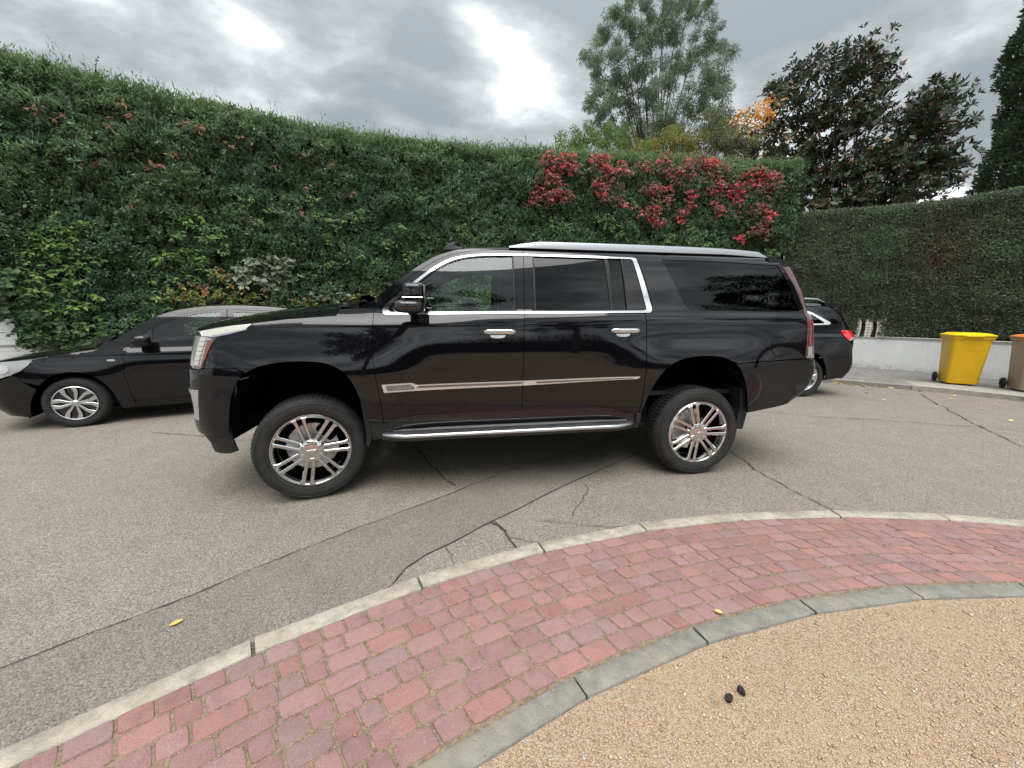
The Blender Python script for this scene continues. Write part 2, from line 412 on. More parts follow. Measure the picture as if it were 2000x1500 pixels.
ribbon(b, A, .0075, .008, 1); ribbon(b, Bq, .006, .008, 2)
cr = [([(.62, 1.2), (.701, .995), (.80, .73), (.913, .471), (1.0, .24), (1.103, .053)], .011),
      ([(1.348, -.564), (1.40, -.62), (1.42, -.75), (1.487, -.933)], .010), ([(1.348, -.564), (1.463, -.773), (1.56, -.83), (1.68, -.925)], .006),
      ([(2.225, -.061), (2.19, -.2), (2.116, -.33), (2.03, -.46), (1.949, -.583)], .005), ([(4.3, 1.1), (4.083, .51), (3.99, .2), (3.953, -.032), (3.917, -.409), (3.925, -.681), (3.945, -.80)], .008),
      ([(5.0, 2.1), (5.796, 1.958), (6.384, 1.578), (6.99, 1.355), (7.628, 1.007), (8.134, .815), (8.6, .3)], .009), ([(9.877, 2.762), (9.014, 1.851), (7.974, .722), (7.536, .185), (7.1, -.5)], .012),
      ([(-2.6, 2.1), (-2.066, 1.926), (-1.445, 1.645), (-.9, 1.5)], .009), ([(1.044, -.824), (1.061, -.98), (1.075, -1.06)], .007), ([(1.7, -.6), (2.1, -.75), (2.3, -.78)], .005)]
for i, (c, w_) in enumerate(cr): ribbon(b, wob(c, .035, .03, seed=20 + i), w_, .0085 + .0004 * i, i)
tag(b.build('road_cracks', M['crack']), kind='structure')

# curved kerb of long concrete stones
KC = (2.95, -6.75); KR0, KR1 = 6.00, 5.895
def arc(c, r, a): return (c[0] + r * math.cos(a), c[1] + r * math.sin(a))
def stones(name, c, r_in, r_out, a0, a1, n, ztop, zbot, m, bev, seed, jit, gap):
    rr = random.Random(seed); b = MB(); da = (a1 - a0) / n
    for i in range(n):
        s0 = a0 + da * i + gap / r_out * (.4 + rr.random()); s1 = a0 + da * (i + 1) - gap / r_out * rr.random() * .6; dz = rr.uniform(-jit, jit) * .4; dr = rr.uniform(-jit, jit)
        K = 26; ring = []
        for r, z in ((r_in, zbot), (r_in, ztop - bev), (r_in + bev, ztop), (r_out - bev, ztop), (r_out, ztop - bev), (r_out, zbot)):
            # a straight stone: chord between its ends, as real kerb stones are
            p0 = arc(c, r + dr, s0); p1 = arc(c, r + dr, s1)
            ring.append([(p0[0] + (p1[0] - p0[0]) * k / K, p0[1] + (p1[1] - p0[1]) * k / K, z + dz + (rr.uniform(-.0016, .0010) - (.006 * max(0, rr.random() - .93) / .07 if z == ztop - bev else 0) if z > zbot else 0)) for k in range(K + 1)])
        V = [p for q in ring for p in q]; F = []
        for j in range(5):
            for k in range(K): F.append((j * (K + 1) + k, j * (K + 1) + k + 1, (j + 1) * (K + 1) + k + 1, (j + 1) * (K + 1) + k))
        F.append(tuple(j * (K + 1) for j in range(6))); F.append(tuple(j * (K + 1) + K for j in range(5, -1, -1)))
        b.add(V, F)
    return tag(b.build(name, m, smooth=50), kind='structure')
def ang_of(x, y, c): return math.atan2(y - c[1], x - c[0])
ka = ang_of(-.40, -1.78, KC); kb = ang_of(.20, -1.37, KC); step_a = abs(kb - ka) * 1.0
step_a = .1245
stones('kerb', (2.96, -6.83), 5.985, 6.085, kb - step_a * 13, kb + step_a * 5, 18, .032, -.1, M['kerb'], .006, 5, .006, .010)
SCc = (3.17, -7.07); sa0 = ang_of(1.55, -1.82, SCc)
stones('slab_edging', SCc, 5.408, 5.502, sa0 - .118 * 12, sa0 + .118 * 5, 17, .036, -.1, M['slab'], .005, 8, .004, .012)
# grit bed under the pavers, gravel forecourt
def band(name, c0, r0, c1, r1, a0, a1, z, m, n=120):
    b = MB(); V = []
    for i in range(n + 1):
        a = a0 + (a1 - a0) * i / n; V += [(*arc(c0, r0, a), z), (*arc(c1, r1, a), z)]
    b.add(V, [(2 * i, 2 * i + 1, 2 * i + 3, 2 * i + 2) for i in range(n)]); return tag(b.build(name, m), kind='structure')
band('paver_bed', (2.96, -6.83), 5.965, SCc, 5.49, .05, 3.09, .0255, M['joint'])
gp = [arc(SCc, 5.41, rad(a)) for a in np.linspace(0, 360, 160, endpoint=False)]
tag(sheet('gravel', gp, .022, M['gravel']), kind='structure')
# pavers: courses that follow the kerb, stones of uneven length
pb = MB(); rr = random.Random(4); NR = 8
Vp = []; Fp = []; Cp = []
def edge_r(a, t):
    p0 = arc((2.96, -6.83), 5.98, a); r1 = 5.515
    q = arc(SCc, r1, a)
    return (q[0] + (p0[0] - q[0]) * t, q[1] + (p0[1] - q[1]) * t)
for row in range(NR):
    t0, t1 = row / NR, (row + 1) / NR; a = .10 + rr.random() * .02
    while a < 3.02:
        ln = rr.choice([.085,   .095, .12, .145, .165]) * rr.uniform(.93, 1.07); da = ln / 5.7; g = .0042; gt = g / (.75 / NR) / NR
        aa, ab = a + g / 5.7, a + da - g / 5.7; ta, tb = t0 + gt, t1 - gt
        a += da
        if ab > 2.95: break
        col = np.array([.375, .208, .192]) * rr.uniform(.86, 1.12); u = rr.random()
        if u < .14: col = np.array([.36, .225, .21]) * rr.uniform(.8, 1.1)
        elif u < .32: col = np.array([.42, .21, .185]) * rr.uniform(.8, 1.1)
        zt = .030 + rr.uniform(-.002, .002); tx, ty = rr.uniform(-.012, .012), rr.uniform(-.012, .012)
        # outline with rounded, chipped corners
        ol = []
        m_ = 5
        for k in range(m_): ol.append((k / m_, 0))
        for k in range(3): ol.append((1, k / 3))
        for k in range(m_): ol.append((1 - k / m_, 1))
        for k in range(3): ol.append((0, 1 - k / 3))
        P = []
        for (u_, v_) in ol:
            cu = u_ - .5; cv = v_ - .5; rd = .0
            if abs(cu) > .49 and abs(cv) > .49: rd = .035
            cu *= (1 - rd * 1.2) + rr.uniform(-.012, .012); cv *= (1 - rd * 2) + rr.uniform(-.02, .02)
            P.append((cu, cv))
        def place(cu, cv, z):
            p = edge_r(aa + (ab - aa) * (cu + .5), ta + (tb - ta) * (cv + .5)); return (p[0], p[1], z + cu * tx * .3 + cv * ty * .3)
        n = len(P); base = len(Vp)
        for cu, cv in P: Vp.append(place(cu, cv, .005))
        for cu, cv in P: Vp.append(place(cu, cv, zt - .0045))
        for cu, cv in P: Vp.append(place(cu * .965, cv * .945, zt - .0012))
        for cu, cv in P: Vp.append(place(cu * .90, cv * .86, zt))
        for cu, cv in P: Vp.append(place(cu * .4, cv * .4, zt + rr.uniform(-.0008, .001)))
        Vp.append(place(0, 0, zt))
        for q in range(4):
            for k in range(n): Fp.append((base + q * n + k, base + q * n + (k + 1) % n, base + (q + 1) * n + (k + 1) % n, base + (q + 1) * n + k)); Cp.append(tuple(col))
        for k in range(n): Fp.append((base + 4 * n + k, base + 4 * n + (k + 1) % n, base + 5 * n)); Cp.append(tuple(col))
pb.v = Vp; pb.f = Fp; pb.m = [0] * len(Fp); pb.c = Cp
tag(pb.build('pavement', M['paver'], smooth=40, colors=True), kind='structure')

# loose stones: one mass on the forecourt, spilling over slabs and joints
def pebbles(name, P, S, z, cols, seed):
    r = np.random.default_rng(seed); n = len(P)
    base = np.array([(1, 0, 0), (-1, 0, 0), (0, 1, 0), (0, -1, 0), (0, 0, 1), (0, 0, -1)], float)
    F0 = np.array([(0, 2, 4), (2, 1, 4), (1, 3, 4), (3, 0, 4), (2, 0, 5), (1, 2, 5), (3, 1, 5), (0, 3, 5)])
    V = base[None] * r.uniform(.55, 1.15, (n, 6, 1)) * S[:, None, None]; V[..., 2] *= .7
    a = r.uniform(0, 6.28, n); c, s = np.cos(a)[:, None], np.sin(a)[:, None]
    X = V[..., 0] * c - V[..., 1] * s + V[..., 2] * .3; Y = V[..., 0] * s + V[..., 1] * c
    V = np.stack([X + P[:, :1], Y + P[:, 1:2], V[..., 2] + z[:, None]], -1).reshape(-1, 3)
    F = (F0[None] + (np.arange(n) * 6)[:, None, None]).reshape(-1, 3)
    o = npmesh(name, V, F, M['pebble'], colors=np.repeat(cols, 8, 0), smooth=True); return o
def pcols(n, r):
    pal = np.array([(.56, .39, .26), (.60, .43, .29), (.48, .32, .20), (.64, .49, .35), (.42, .28, .18), (.52, .46, .38), (.60, .39, .26)])
    return pal[r.integers(0, len(pal), n)] * r.uniform(.75, 1.12, (n, 1))
n = 75000
a = rng.uniform(0, 1, n); P = np.c_[rng.uniform(.9, 6.5, n), rng.uniform(-3.6, -1.5, n)]
dist = np.hypot(P[:, 0] - CAM[0], P[:, 1] - CAM[1])
d0 = np.hypot(P[:, 0] - SCc[0], P[:, 1] - SCc[1]); k = (d0 < 5.385); P = P[k]; dist = dist[k]
S = rng.gamma(3., .0008, len(P)) * 1.0 + .0014
tag(pebbles('gravel_stones', P, S, .022 + S * .35, pcols(len(P), rng), 2), kind='stuff')
# spilled grit in paver joints and on the slabs
n = 30000; aa = rng.uniform(.9, 2.6, n); tt = rng.uniform(0, 1, n) ** .8
P = np.array([edge_r(x, y) for x, y in zip(aa, tt)]); P2 = P[: n]
fr = (tt * NR) % 1; keep = ((fr < .07) | (fr > .93) | (rng.uniform(0, 1, n) < .02))
P2 = P[keep]; S = rng.uniform(.0014, .0036, len(P2)); zz = np.where(((tt[keep] * NR) % 1 < .07) | ((tt[keep] * NR) % 1 > .93), .0275, .032) + S * .3
P3 = np.array([arc(SCc, rng.uniform(5.4, 5.5), x) for x in rng.uniform(1.1, 2.3, 260)]); S3 = rng.uniform(.0015, .0045, 260)
tag(pebbles('spilled_grit', np.r_[P2, P3], np.r_[S, S3], np.r_[zz, .037 + S3 * .3], pcols(len(P2) + 260, rng), 6), kind='stuff')

# far pavement with its kerb, and the sunken concrete apron the bins stand on
FK = [(-14, .4), (-9, 2.1), (-6.4, 3.4), (-4.3, 4.35), (-1.5, 5.3), (2, 5.75), (5, 5.75), (7.5, 5.2), (8.7, 4.62), (9.441, 4.05), (9.796, 3.60), (10.25, 3.14), (10.49, 2.86), (10.72, 2.5), (10.95, 2.0), (11.05, 1.2), (11.0, 0), (10.6, -3)]
WL = [(-14, -.6), (-12, .65), (-9, 3.2), (-6, 4.95), (-2, 6.55), (3, 7.68), (8, 7.98), (10.0, 7.75), (11.2, 7.0), (12.05, 5.8), (12.73, 4.75), (13.12, 3.6), (13.3, 2.0), (13.2, 0), (12.8, -4)]
def lerp_path(pts, n): 
    P = np.array(pts, float); d = np.r_[0, np.cumsum(np.hypot(*np.diff(P, axis=0).T))]; s = np.linspace(0, d[-1], n)
    return np.c_[np.interp(s, d, P[:, 0]), np.interp(s, d, P[:, 1])]
FKs = np.array(soft(FK, 2, 60, closed=False)); WLs = np.array(soft(WL, 2, 60, closed=False))
poly = [tuple(q) for q in FKs] + [tuple(q) for q in WLs[::-1]]
tag(sheet('far_pavement', poly, .085, M['flag']), kind='structure')
def offs(P, d):
    P = np.asarray(P, float); g = np.gradient(P, axis=0); g /= np.hypot(g[:, 0], g[:, 1])[:, None]; return P + np.c_[-g[:, 1], g[:, 0]] * d
def sweep(P, prof, b, m=0):
    """prof: list of (offset to the left, z) swept along a 2-D path"""
    rows = [np.c_[offs(P, o), np.full(len(P), z)] for o, z in prof]; n = len(P); V = np.concatenate(rows)
    F = []
    for j in range(len(prof)):
        q = (j + 1) % len(prof)
        for i in range(n - 1): F.append((j * n + i, j * n + i + 1, q * n + i + 1, q * n + i))
    F.append(tuple(j * n for j in range(len(prof)))); F.append(tuple(j * n + n - 1 for j in range(len(prof) - 1, -1, -1)))
    b.add(V, F, m)
b = MB(); KP = lerp_path([tuple(q) for q in FKs], 160); kk = KP[:, 0] < 10.3
k2 = KP[(KP[:, 1] > 3.05) | (KP[:, 0] < 8)]
sweep(k2, [(-.01, -.05), (-.01, .082), (.0, .092), (.115, .094), (.12, -.05)], b)
tag(b.build('far_kerb', M['far_kerb']), kind='structure')
ap = [(10.22, 3.12), (10.49, 2.84), (10.72, 2.48), (10.95, 1.98), (11.05, 1.2), (11.0, 0), (11.7, 0), (11.75, 1.2), (11.6, 2.3), (11.4, 2.9), (11.0, 3.45), (10.7, 3.6)]
b = MB(); n = len(ap); b.add([(x, y, .089) for x, y in ap] + [(x, y, -.02) for x, y in ap], [tuple(range(n)), *[(i, (i + 1) % n, n + (i + 1) % n, n + i) for i in range(n)]])
tag(b.build('bin_apron', M['apron']), kind='structure')
# rendered garden wall with coping
wr = empty('garden_wall', (0, 0, 0), 0, 'low white rendered garden wall under the tall hedges, behind the bins', 'wall')
WP = lerp_path([tuple(q) for q in WLs], 200)
b = MB(); sweep(WP, [(0, .05), (0, .87), (.22, .87), (.22, .05)], b); b.build('wall_body', M['stucco'], wr)
WPl = WP[WP[:, 0] < -6.1]; b = MB(); sweep(WPl, [(-.004, .8), (-.004, 1.36), (.2, 1.36), (.2, .8)], b); b.build('raised_section', M['stucco'], wr)
b = MB(); sweep(WP, [(-.012, .872), (-.012, .905), (.235, .905), (.235, .872)], b); b.build('coping', M['coping'], wr)
# clump positions on the hedge face and in the tree crowns (metres)
GREEN=[(-5.45,5.07,3.01,0.22),(-5.38,5.1,2.91,0.22),(-5.89,4.89,2.64,0.28),(-5.77,4.94,2.7,0.2),(-5.63,5.0,2.5,0.31),(-5.41,5.08,2.44,0.31),(-5.52,5.04,2.72,0.2),(-5.73,4.96,2.24,0.34),(-5.9,4.89,1.97,0.26),(-5.65,4.99,1.94,0.25),(-5.43,5.08,1.86,0.28),(-5.31,5.13,1.64,0.25),(-5.44,5.07,1.32,0.22),(-5.3,5.13,1.18,0.22),(-5.62,5.0,1.5,0.17),(-5.86,4.91,1.67,0.2),(-4.11,5.61,2.88,0.14),(-4.06,5.62,2.65,0.22),(-3.94,5.67,2.8,0.16),(-3.79,5.73,3.15,0.19),(-3.93,5.68,3.23,0.14),(-3.62,5.8,3.03,0.22),(-3.48,5.86,2.85,0.19),(-4.46,5.47,1.95,0.16),(-4.37,5.5,1.78,0.14),(-4.77,5.34,1.32,0.14),(-4.36,5.51,1.56,0.12),(-3.89,5.69,2.56,0.22),(-3.76,5.75,2.43,0.19),(-3.62,5.8,2.29,0.13),(-3.38,5.9,2.71,0.13),(-4.2,5.57,2.4,0.19),(-4.05,5.63,2.11,0.16),(-2.35,6.31,3.49,0.13),(-2.09,6.41,3.36,0.16),(-2.89,6.1,3.26,0.12),(-1.78,6.5,3.61,0.11),(-1.49,6.56,3.42,0.16),(-1.17,6.64,3.56,0.13),(-0.95,6.69,3.69,0.12),(-1.62,6.54,3.08,0.13),(-2.6,6.21,3.6,0.12),(-3.01,6.04,3.64,0.12),(-1.86,6.48,3.86,0.11),(-2.33,6.32,3.8,0.11),(-1.01,6.67,2.78,0.13),(-0.33,6.83,3.06,0.16),(-0.58,6.77,2.57,0.16),(-0.08,6.88,3.43,0.13),(0.13,6.93,2.85,0.16),(-1.56,6.55,2.52,0.13),(-2.08,6.42,2.28,0.13),(3.97,7.64,3.86,0.24),(4.2,7.65,3.67,0.18),(5.39,7.72,4.07,0.25),(5.72,7.74,3.81,0.22),(8.17,7.86,3.78,0.24),(8.64,7.8,3.64,0.25),(6.15,7.77,4.52,0.16),(10.36,7.35,3.19,0.22),(7.36,7.84,3.61,0.17),(1.15,7.16,4.13,0.11),(0.42,7.0,4.17,0.11),(1.39,7.22,3.55,0.14)]
LOW=[(-3.99,5.65,1.97,0.14),(-3.85,5.71,1.88,0.16),(-3.71,5.77,1.8,0.16),(-3.51,5.84,1.76,0.16),(-3.36,5.91,1.7,0.16),(-3.18,5.98,1.81,0.16),(-3.02,6.04,1.71,0.16),(-2.85,6.11,1.7,0.16),(-2.68,6.18,1.68,0.13),(-2.5,6.25,1.73,0.13),(-2.27,6.34,1.71,0.16),(-2.13,6.4,1.67,0.16),(-3.49,5.85,1.99,0.16),(-3.4,5.89,2.15,0.13),(-3.54,5.83,2.24,0.13),(-2.02,6.44,1.77,0.13),(-1.72,6.51,1.72,0.13),(-1.29,6.61,1.75,0.16),(-1.07,6.66,1.79,0.13),(-0.84,6.71,1.91,0.11),(-4.18,5.58,1.86,0.14),(-4.05,5.63,1.72,0.16),(-3.87,5.7,1.67,0.16),(-6.04,4.83,1.54,0.29),(-6.2,4.73,1.41,0.32),(-6.13,4.77,1.19,0.32),(-5.95,4.87,1.19,0.31),(-5.76,4.95,1.14,0.31),(-5.59,5.01,1.09,0.25),(-6.16,4.76,1.75,0.23),(-6.19,4.74,2.04,0.23),(-6.3,4.68,1.37,0.17),(-6.06,4.82,0.97,0.23),(-6.23,4.72,0.98,0.2)]
VARI=[(-2.92,6.08,2.44,0.17),(-2.78,6.14,2.53,0.17),(-2.56,6.23,2.57,0.16),(-2.43,6.28,2.53,0.16),(-3.22,5.96,2.31,0.13),(-3.13,6.0,2.37,0.12),(-2.53,6.24,2.36,0.19),(-2.36,6.31,2.31,0.13),(-2.75,6.15,2.34,0.16),(-2.98,6.06,2.22,0.16),(-2.69,6.18,2.13,0.16),(-2.55,6.23,2.19,0.13),(-2.38,6.3,2.2,0.11),(-2.78,6.14,2.02,0.12),(-3.17,5.98,2.0,0.09),(-1.97,6.46,1.89,0.12),(-1.82,6.49,1.83,0.12),(-1.66,6.53,1.81,0.13),(-1.45,6.57,1.82,0.11),(-2.65,6.19,2.03,0.09)]
PINK=[(-4.49,5.45,5.0,0.11),(-4.47,5.46,4.95,0.08),(-4.69,5.38,4.66,0.1),(-4.66,5.39,4.71,0.08),(-4.31,5.53,4.11,0.12),(-4.21,5.56,4.09,0.1),(-4.38,5.5,4.86,0.08),(-3.71,5.76,4.9,0.12),(-3.61,5.81,4.88,0.12),(-3.54,5.83,4.85,0.08),(-3.11,6.01,4.75,0.09),(-2.94,6.07,4.86,0.08),(-4.92,5.28,4.02,0.07),(-4.98,5.26,4.02,0.07),(-3.92,5.68,4.32,0.08),(-4.63,5.4,3.36,0.05),(-2.96,6.07,3.35,0.05),(-2.1,6.41,3.56,0.05),(-1.04,6.67,4.06,0.08),(-2.53,6.24,4.42,0.07),(-1.88,6.48,4.84,0.08),(-1.41,6.58,4.6,0.07),(-3.98,5.66,4.35,0.08),(-1.94,6.46,4.06,0.07),(-3.8,5.73,1.98,0.08),(-3.77,5.74,1.88,0.07),(-3.39,5.9,1.84,0.07),(-5.48,5.06,4.64,0.06),(-5.41,5.09,4.59,0.07),(-5.27,5.14,4.64,0.07),(-5.51,5.04,4.69,0.06)]
RED=[(3.71,7.62,5.5,0.19,0),(4.03,7.64,5.45,0.21,0),(4.31,7.66,5.55,0.15,0),(3.52,7.61,5.24,0.18,0),(3.84,7.63,5.26,0.21,0),(4.2,7.65,5.29,0.18,0),(3.33,7.6,4.87,0.18,1),(3.53,7.61,5.03,0.18,0),(3.77,7.63,4.97,0.18,0),(3.61,7.62,4.68,0.18,0),(3.3,7.6,4.55,0.13,0),(4.01,7.64,4.81,0.13,0),(4.3,7.66,4.6,0.09,0),(3.7,7.62,4.4,0.1,0),(3.18,7.59,4.33,0.07,0),(3.86,7.63,4.55,0.12,0),(4.44,7.67,5.24,0.12,1),(4.1,7.65,4.6,0.12,0),(5.05,7.7,5.61,0.17,0),(5.3,7.72,5.56,0.17,0),(4.98,7.7,5.35,0.18,1),(5.31,7.72,5.34,0.17,0),(5.73,7.74,5.45,0.14,0),(5.2,7.71,5.15,0.12,1),(5.06,7.7,4.89,0.12,0),(5.54,7.73,5.07,0.14,1),(5.35,7.72,4.72,0.19,1),(5.27,7.72,4.61,0.12,0),(5.7,7.74,4.52,0.13,1),(6.19,7.77,4.42,0.06,0),(5.83,7.75,5.35,0.1,0),(5.78,7.75,4.75,0.11,1),(6.34,7.78,5.53,0.16,1),(6.69,7.8,5.49,0.2,1),(7.07,7.82,5.78,0.17,0),(7.05,7.82,5.59,0.2,1),(7.33,7.84,5.46,0.2,1),(7.49,7.85,5.25,0.2,1),(6.88,7.81,4.9,0.17,0),(6.82,7.81,5.05,0.13,1),(7.28,7.84,4.93,0.15,0),(6.83,7.81,4.63,0.15,1),(6.65,7.8,4.31,0.15,1),(6.83,7.81,4.36,0.15,0),(6.76,7.81,4.05,0.12,0),(7.13,7.83,4.07,0.12,1),(7.22,7.83,4.58,0.15,1),(7.73,7.86,4.18,0.14,0),(7.66,7.86,4.33,0.12,1),(6.48,7.79,4.84,0.13,1),(7.81,7.87,5.73,0.19,0),(7.69,7.86,5.49,0.21,1),(7.94,7.88,5.4,0.17,0),(7.93,7.88,5.01,0.19,0),(8.04,7.88,4.82,0.16,1),(7.92,7.87,4.66,0.1,0),(8.15,7.86,5.9,0.14,1),(8.21,7.85,5.63,0.21,1),(8.53,7.81,5.75,0.16,2),(8.37,7.83,5.71,0.12,2),(8.64,7.8,5.56,0.16,1),(8.57,7.81,5.37,0.18,1),(8.64,7.8,5.1,0.21,0),(8.76,7.78,5.14,0.12,0),(8.71,7.79,4.83,0.16,1),(8.75,7.78,4.48,0.11,1),(8.78,7.78,4.34,0.07,0),(8.49,7.82,4.95,0.14,1),(8.97,7.76,5.57,0.22,1),(9.21,7.73,5.27,0.16,2),(9.29,7.72,5.11,0.18,2),(9.27,7.72,4.9,0.16,2),(9.4,7.7,4.72,0.11,2),(9.44,7.7,5.48,0.15,2),(9.68,7.67,5.19,0.15,2),(9.7,7.66,5.43,0.17,2),(9.83,7.63,5.58,0.13,0),(10.08,7.5,5.36,0.19,2),(10.26,7.4,5.41,0.19,1),(9.03,7.75,5.03,0.18,1),(9.2,7.73,4.56,0.18,1),(9.54,7.68,4.96,0.18,1),(9.92,7.59,4.99,0.22,1),(10.18,7.45,4.96,0.22,1),(10.29,7.39,5.1,0.19,1),(9.44,7.7,4.37,0.16,1),(10.1,7.49,4.47,0.11,0),(10.27,7.4,4.31,0.15,2),(9.82,7.64,4.37,0.22,1),(10.17,7.45,4.07,0.22,1),(10.02,7.53,3.96,0.19,1),(10.22,7.42,3.78,0.19,1),(9.51,7.69,3.73,0.09,2),(9.69,7.66,3.61,0.09,2),(9.96,7.57,4.6,0.22,1),(7.89,7.87,4.42,0.1,0),(8.29,7.84,5.29,0.18,1)]
MAG=[[11.87,8.45,8.87],[11.97,8.73,8.33],[12.32,9.78,9.12],[13.06,8.54,9.38],[12.87,7.45,8.97],[13.58,7.56,8.79],[13.76,7.48,8.24],[12.86,7.64,8.51],[13.4,8.58,8.8],[12.38,8.02,7.87],[13.38,7.68,7.92],[12.77,8.66,7.64],[13.08,8.11,7.56],[12.47,9.13,7.83],[12.14,9.79,7.78],[11.91,10.49,7.4],[11.76,9.03,6.83],[12.81,8.96,7.02],[13.41,8.46,7.01],[13.31,7.49,7.15],[13.02,7.02,7.3],[14.45,8.03,6.76],[13.35,7.46,5.91],[12.98,7.91,5.9],[13.19,9.19,6.19],[12.29,9.28,6.17],[11.7,9.53,6.38],[12.91,9.17,5.36],[12.51,7.67,4.93],[13.9,7.95,5.22],[13.82,7.1,5.67],[13.5,6.68,6.1],[14.46,7.12,7.27],[15.0,7.22,6.75],[14.13,6.19,7.41],[14.9,6.41,7.41],[14.26,6.3,6.93],[14.82,6.88,6.86],[15.15,6.34,6.71],[13.83,6.64,5.91],[14.98,6.93,5.82],[14.94,6.45,5.91],[15.14,6.24,5.84],[15.32,6.41,5.52],[14.54,6.3,5.18],[14.74,7.05,5.29],[14.58,7.61,5.31],[13.2,7.09,5.22],[13.3,8.98,6.6],[12.33,8.78,6.46],[13.07,8.26,5.58],[11.5,8.93,5.39],[12.4,9.46,5.25]]
WIL=[[7.86,13.05,12.89],[7.79,14.7,13.32],[6.91,13.37,11.51],[7.39,13.99,10.98],[7.77,13.39,11.61],[8.67,13.61,12.72],[6.91,13.15,9.59],[7.45,12.91,9.7],[8.72,13.97,11.28],[7.94,14.31,9.43],[8.6,13.51,9.71],[9.41,14.15,9.26],[9.01,12.27,12.66],[10.6,13.31,13.97],[9.47,11.91,11.9],[11.37,13.18,13.27],[11.26,12.2,11.77],[10.57,12.58,11.58],[10.22,13.88,12.12],[9.4,13.76,12.9],[11.66,12.46,10.91],[10.19,11.13,9.72],[9.86,12.29,10.3],[8.87,11.99,9.89],[9.85,11.76,8.99],[10.62,11.35,9.03],[11.82,12.56,10.07],[9.15,11.96,8.86],[10.21,11.86,8.18],[11.22,11.82,8.59],[9.73,13.78,8.73],[8.89,14.51,8.96],[11.84,12.07,8.65],[8.64,12.48,10.99],[8.15,13.64,10.68],[9.72,13.36,14.43],[9.8,11.37,13.13],[8.85,13.72,14.06],[8.72,12.88,9.79],[9.92,12.91,8.78]]
PER=[[13.64,12.97,9.46],[14.01,12.67,10.12],[13.77,12.48,8.87],[14.29,12.13,9.6],[12.8,12.42,8.68],[13.37,12.74,8.17],[12.43,12.52,8.6],[14.06,12.14,7.99],[15.44,11.0,6.92],[16.44,10.62,6.67],[14.8,11.23,6.58],[15.15,9.8,5.99],[15.06,11.36,8.67],[15.99,9.4,5.91],[17.19,9.62,5.78],[13.56,12.31,9.35],[14.57,11.41,7.75],[16.87,10.55,7.57]]
# ------------------------------------------------------------------ hedges, climbers and trees
def unit(v): return v / np.maximum(np.linalg.norm(v, axis=-1, keepdims=True), 1e-9)
def leaves(name, P, D, Nn, Ln, Wd, C, m, parent=None, fold=.0, mid=.45):
    """one small four-cornered leaf per row"""
    D = unit(D); S = unit(np.cross(D, Nn)); Up = np.cross(S, D)
    Ln = np.asarray(Ln)[:, None]; Wd = np.asarray(Wd)[:, None]
    a = P; b_ = P + D * Ln * mid + S * Wd / 2 + Up * Wd * fold; c = P + D * Ln; d = P + D * Ln * mid - S * Wd / 2 + Up * Wd * fold
    V = np.stack([a, b_, c, d], 1).reshape(-1, 3); F = np.arange(len(P) * 4).reshape(-1, 4)
    return npmesh(name, V, F, m, parent, colors=C)
def along(path, s):
    P = np.array(path, float); d = np.r_[0, np.cumsum(np.hypot(*np.diff(P, axis=0).T))]
    x = np.interp(s, d, P[:, 0]); y = np.interp(s, d, P[:, 1]); g = np.stack([np.interp(s + .15, d, P[:, 0]) - np.interp(s - .15, d, P[:, 0]), np.interp(s + .15, d, P[:, 1]) - np.interp(s - .15, d, P[:, 1])], -1)
    g = unit(g); return np.stack([x, y], -1), np.stack([g[:, 1], -g[:, 0]], -1), d[-1]     # point, outward (towards the road), length
HEND = 25.05
hp = WLs
_, _, TOT = along(hp, np.array([0.]))
# arc length where the two hedges meet
_ss = np.linspace(0, TOT, 2000); _pp, _, _ = along(hp, _ss); SJ = _ss[np.argmin(np.hypot(_pp[:, 0] - 10.95, _pp[:, 1] - 7.2))]
def topz1(s): 
    p, _, _ = along(hp, s); return np.interp(p[:, 0], [-12, -5, -2, 0, 1.5, 3.5, 5.6, 8, 9.6, 10.9], [5.75, 5.48, 5.42, 5.48, 5.58, 5.72, 5.85, 5.92, 5.85, 5.75])
def core(name, s0, s1, off0, off1, zb, ztop, m, parent, n=60):
    s = np.linspace(s0, s1, n); P, O, _ = along(hp, s); zt = ztop(s) if callable(ztop) else np.full(n, ztop)
    rows = [np.c_[P + O * off0, np.full(n, zb)], np.c_[P + O * off0, zt], np.c_[P + O * off1, zt], np.c_[P + O * off1, np.full(n, zb)]]
    V = np.concatenate(rows); b = MB(); F = []
    for j in range(4):
        q = (j + 1) % 4
        for i in range(n - 1): F.append((j * n + i, j * n + i + 1, q * n + i + 1, q * n + i))
    F.append((0, n, 2 * n, 3 * n)); F.append((n - 1, 4 * n - 1, 3 * n - 1, 2 * n - 1)); b.add(V, F); return b.build(name, m, parent)
M['thicket'] = concrete('dark_twigs', (.022, .024, .014), 30, var=.6)

# tall conifer hedge
r = np.random.default_rng(5)
h1 = empty('conifer_hedge', (0, 0, 0), 0, 'tall shaggy dark green conifer hedge behind the big black vehicle, overgrown with climbers', 'hedge')
core('branches', 4.55, SJ - .12, -.26, -1.6, .95, lambda s: topz1(s) - .22, M['thicket'], h1)
def hedge1_pts(n, s0, s1):
    # front face, top and right end
    s = s0 + (s1 - s0) * r.uniform(0, 1, n); P, O, _ = along(hp, s); zt = topz1(s)
    v = r.uniform(0, 1, n); z = .78 + (zt - .78) * v
    P3 = np.c_[P, z]
    lump = .55 * (fnoise(P3 * [1, 1, 1.3], .9, 3) - .5) + .50 * (fnoise(P3 * [1, 1, 1.6], 2.6, 8) - .5)
    depth = r.exponential(.045, n)
    rnd = .22 * np.clip((z - (zt - .55)) / .55, 0, 1) ** 2
    off = .10 + lump - depth - rnd
    P3[:, :2] = P + O * off[:, None]
    return P3, np.c_[O, np.zeros(n)], (z - .8) / (zt - .8), lump - depth * 1.5
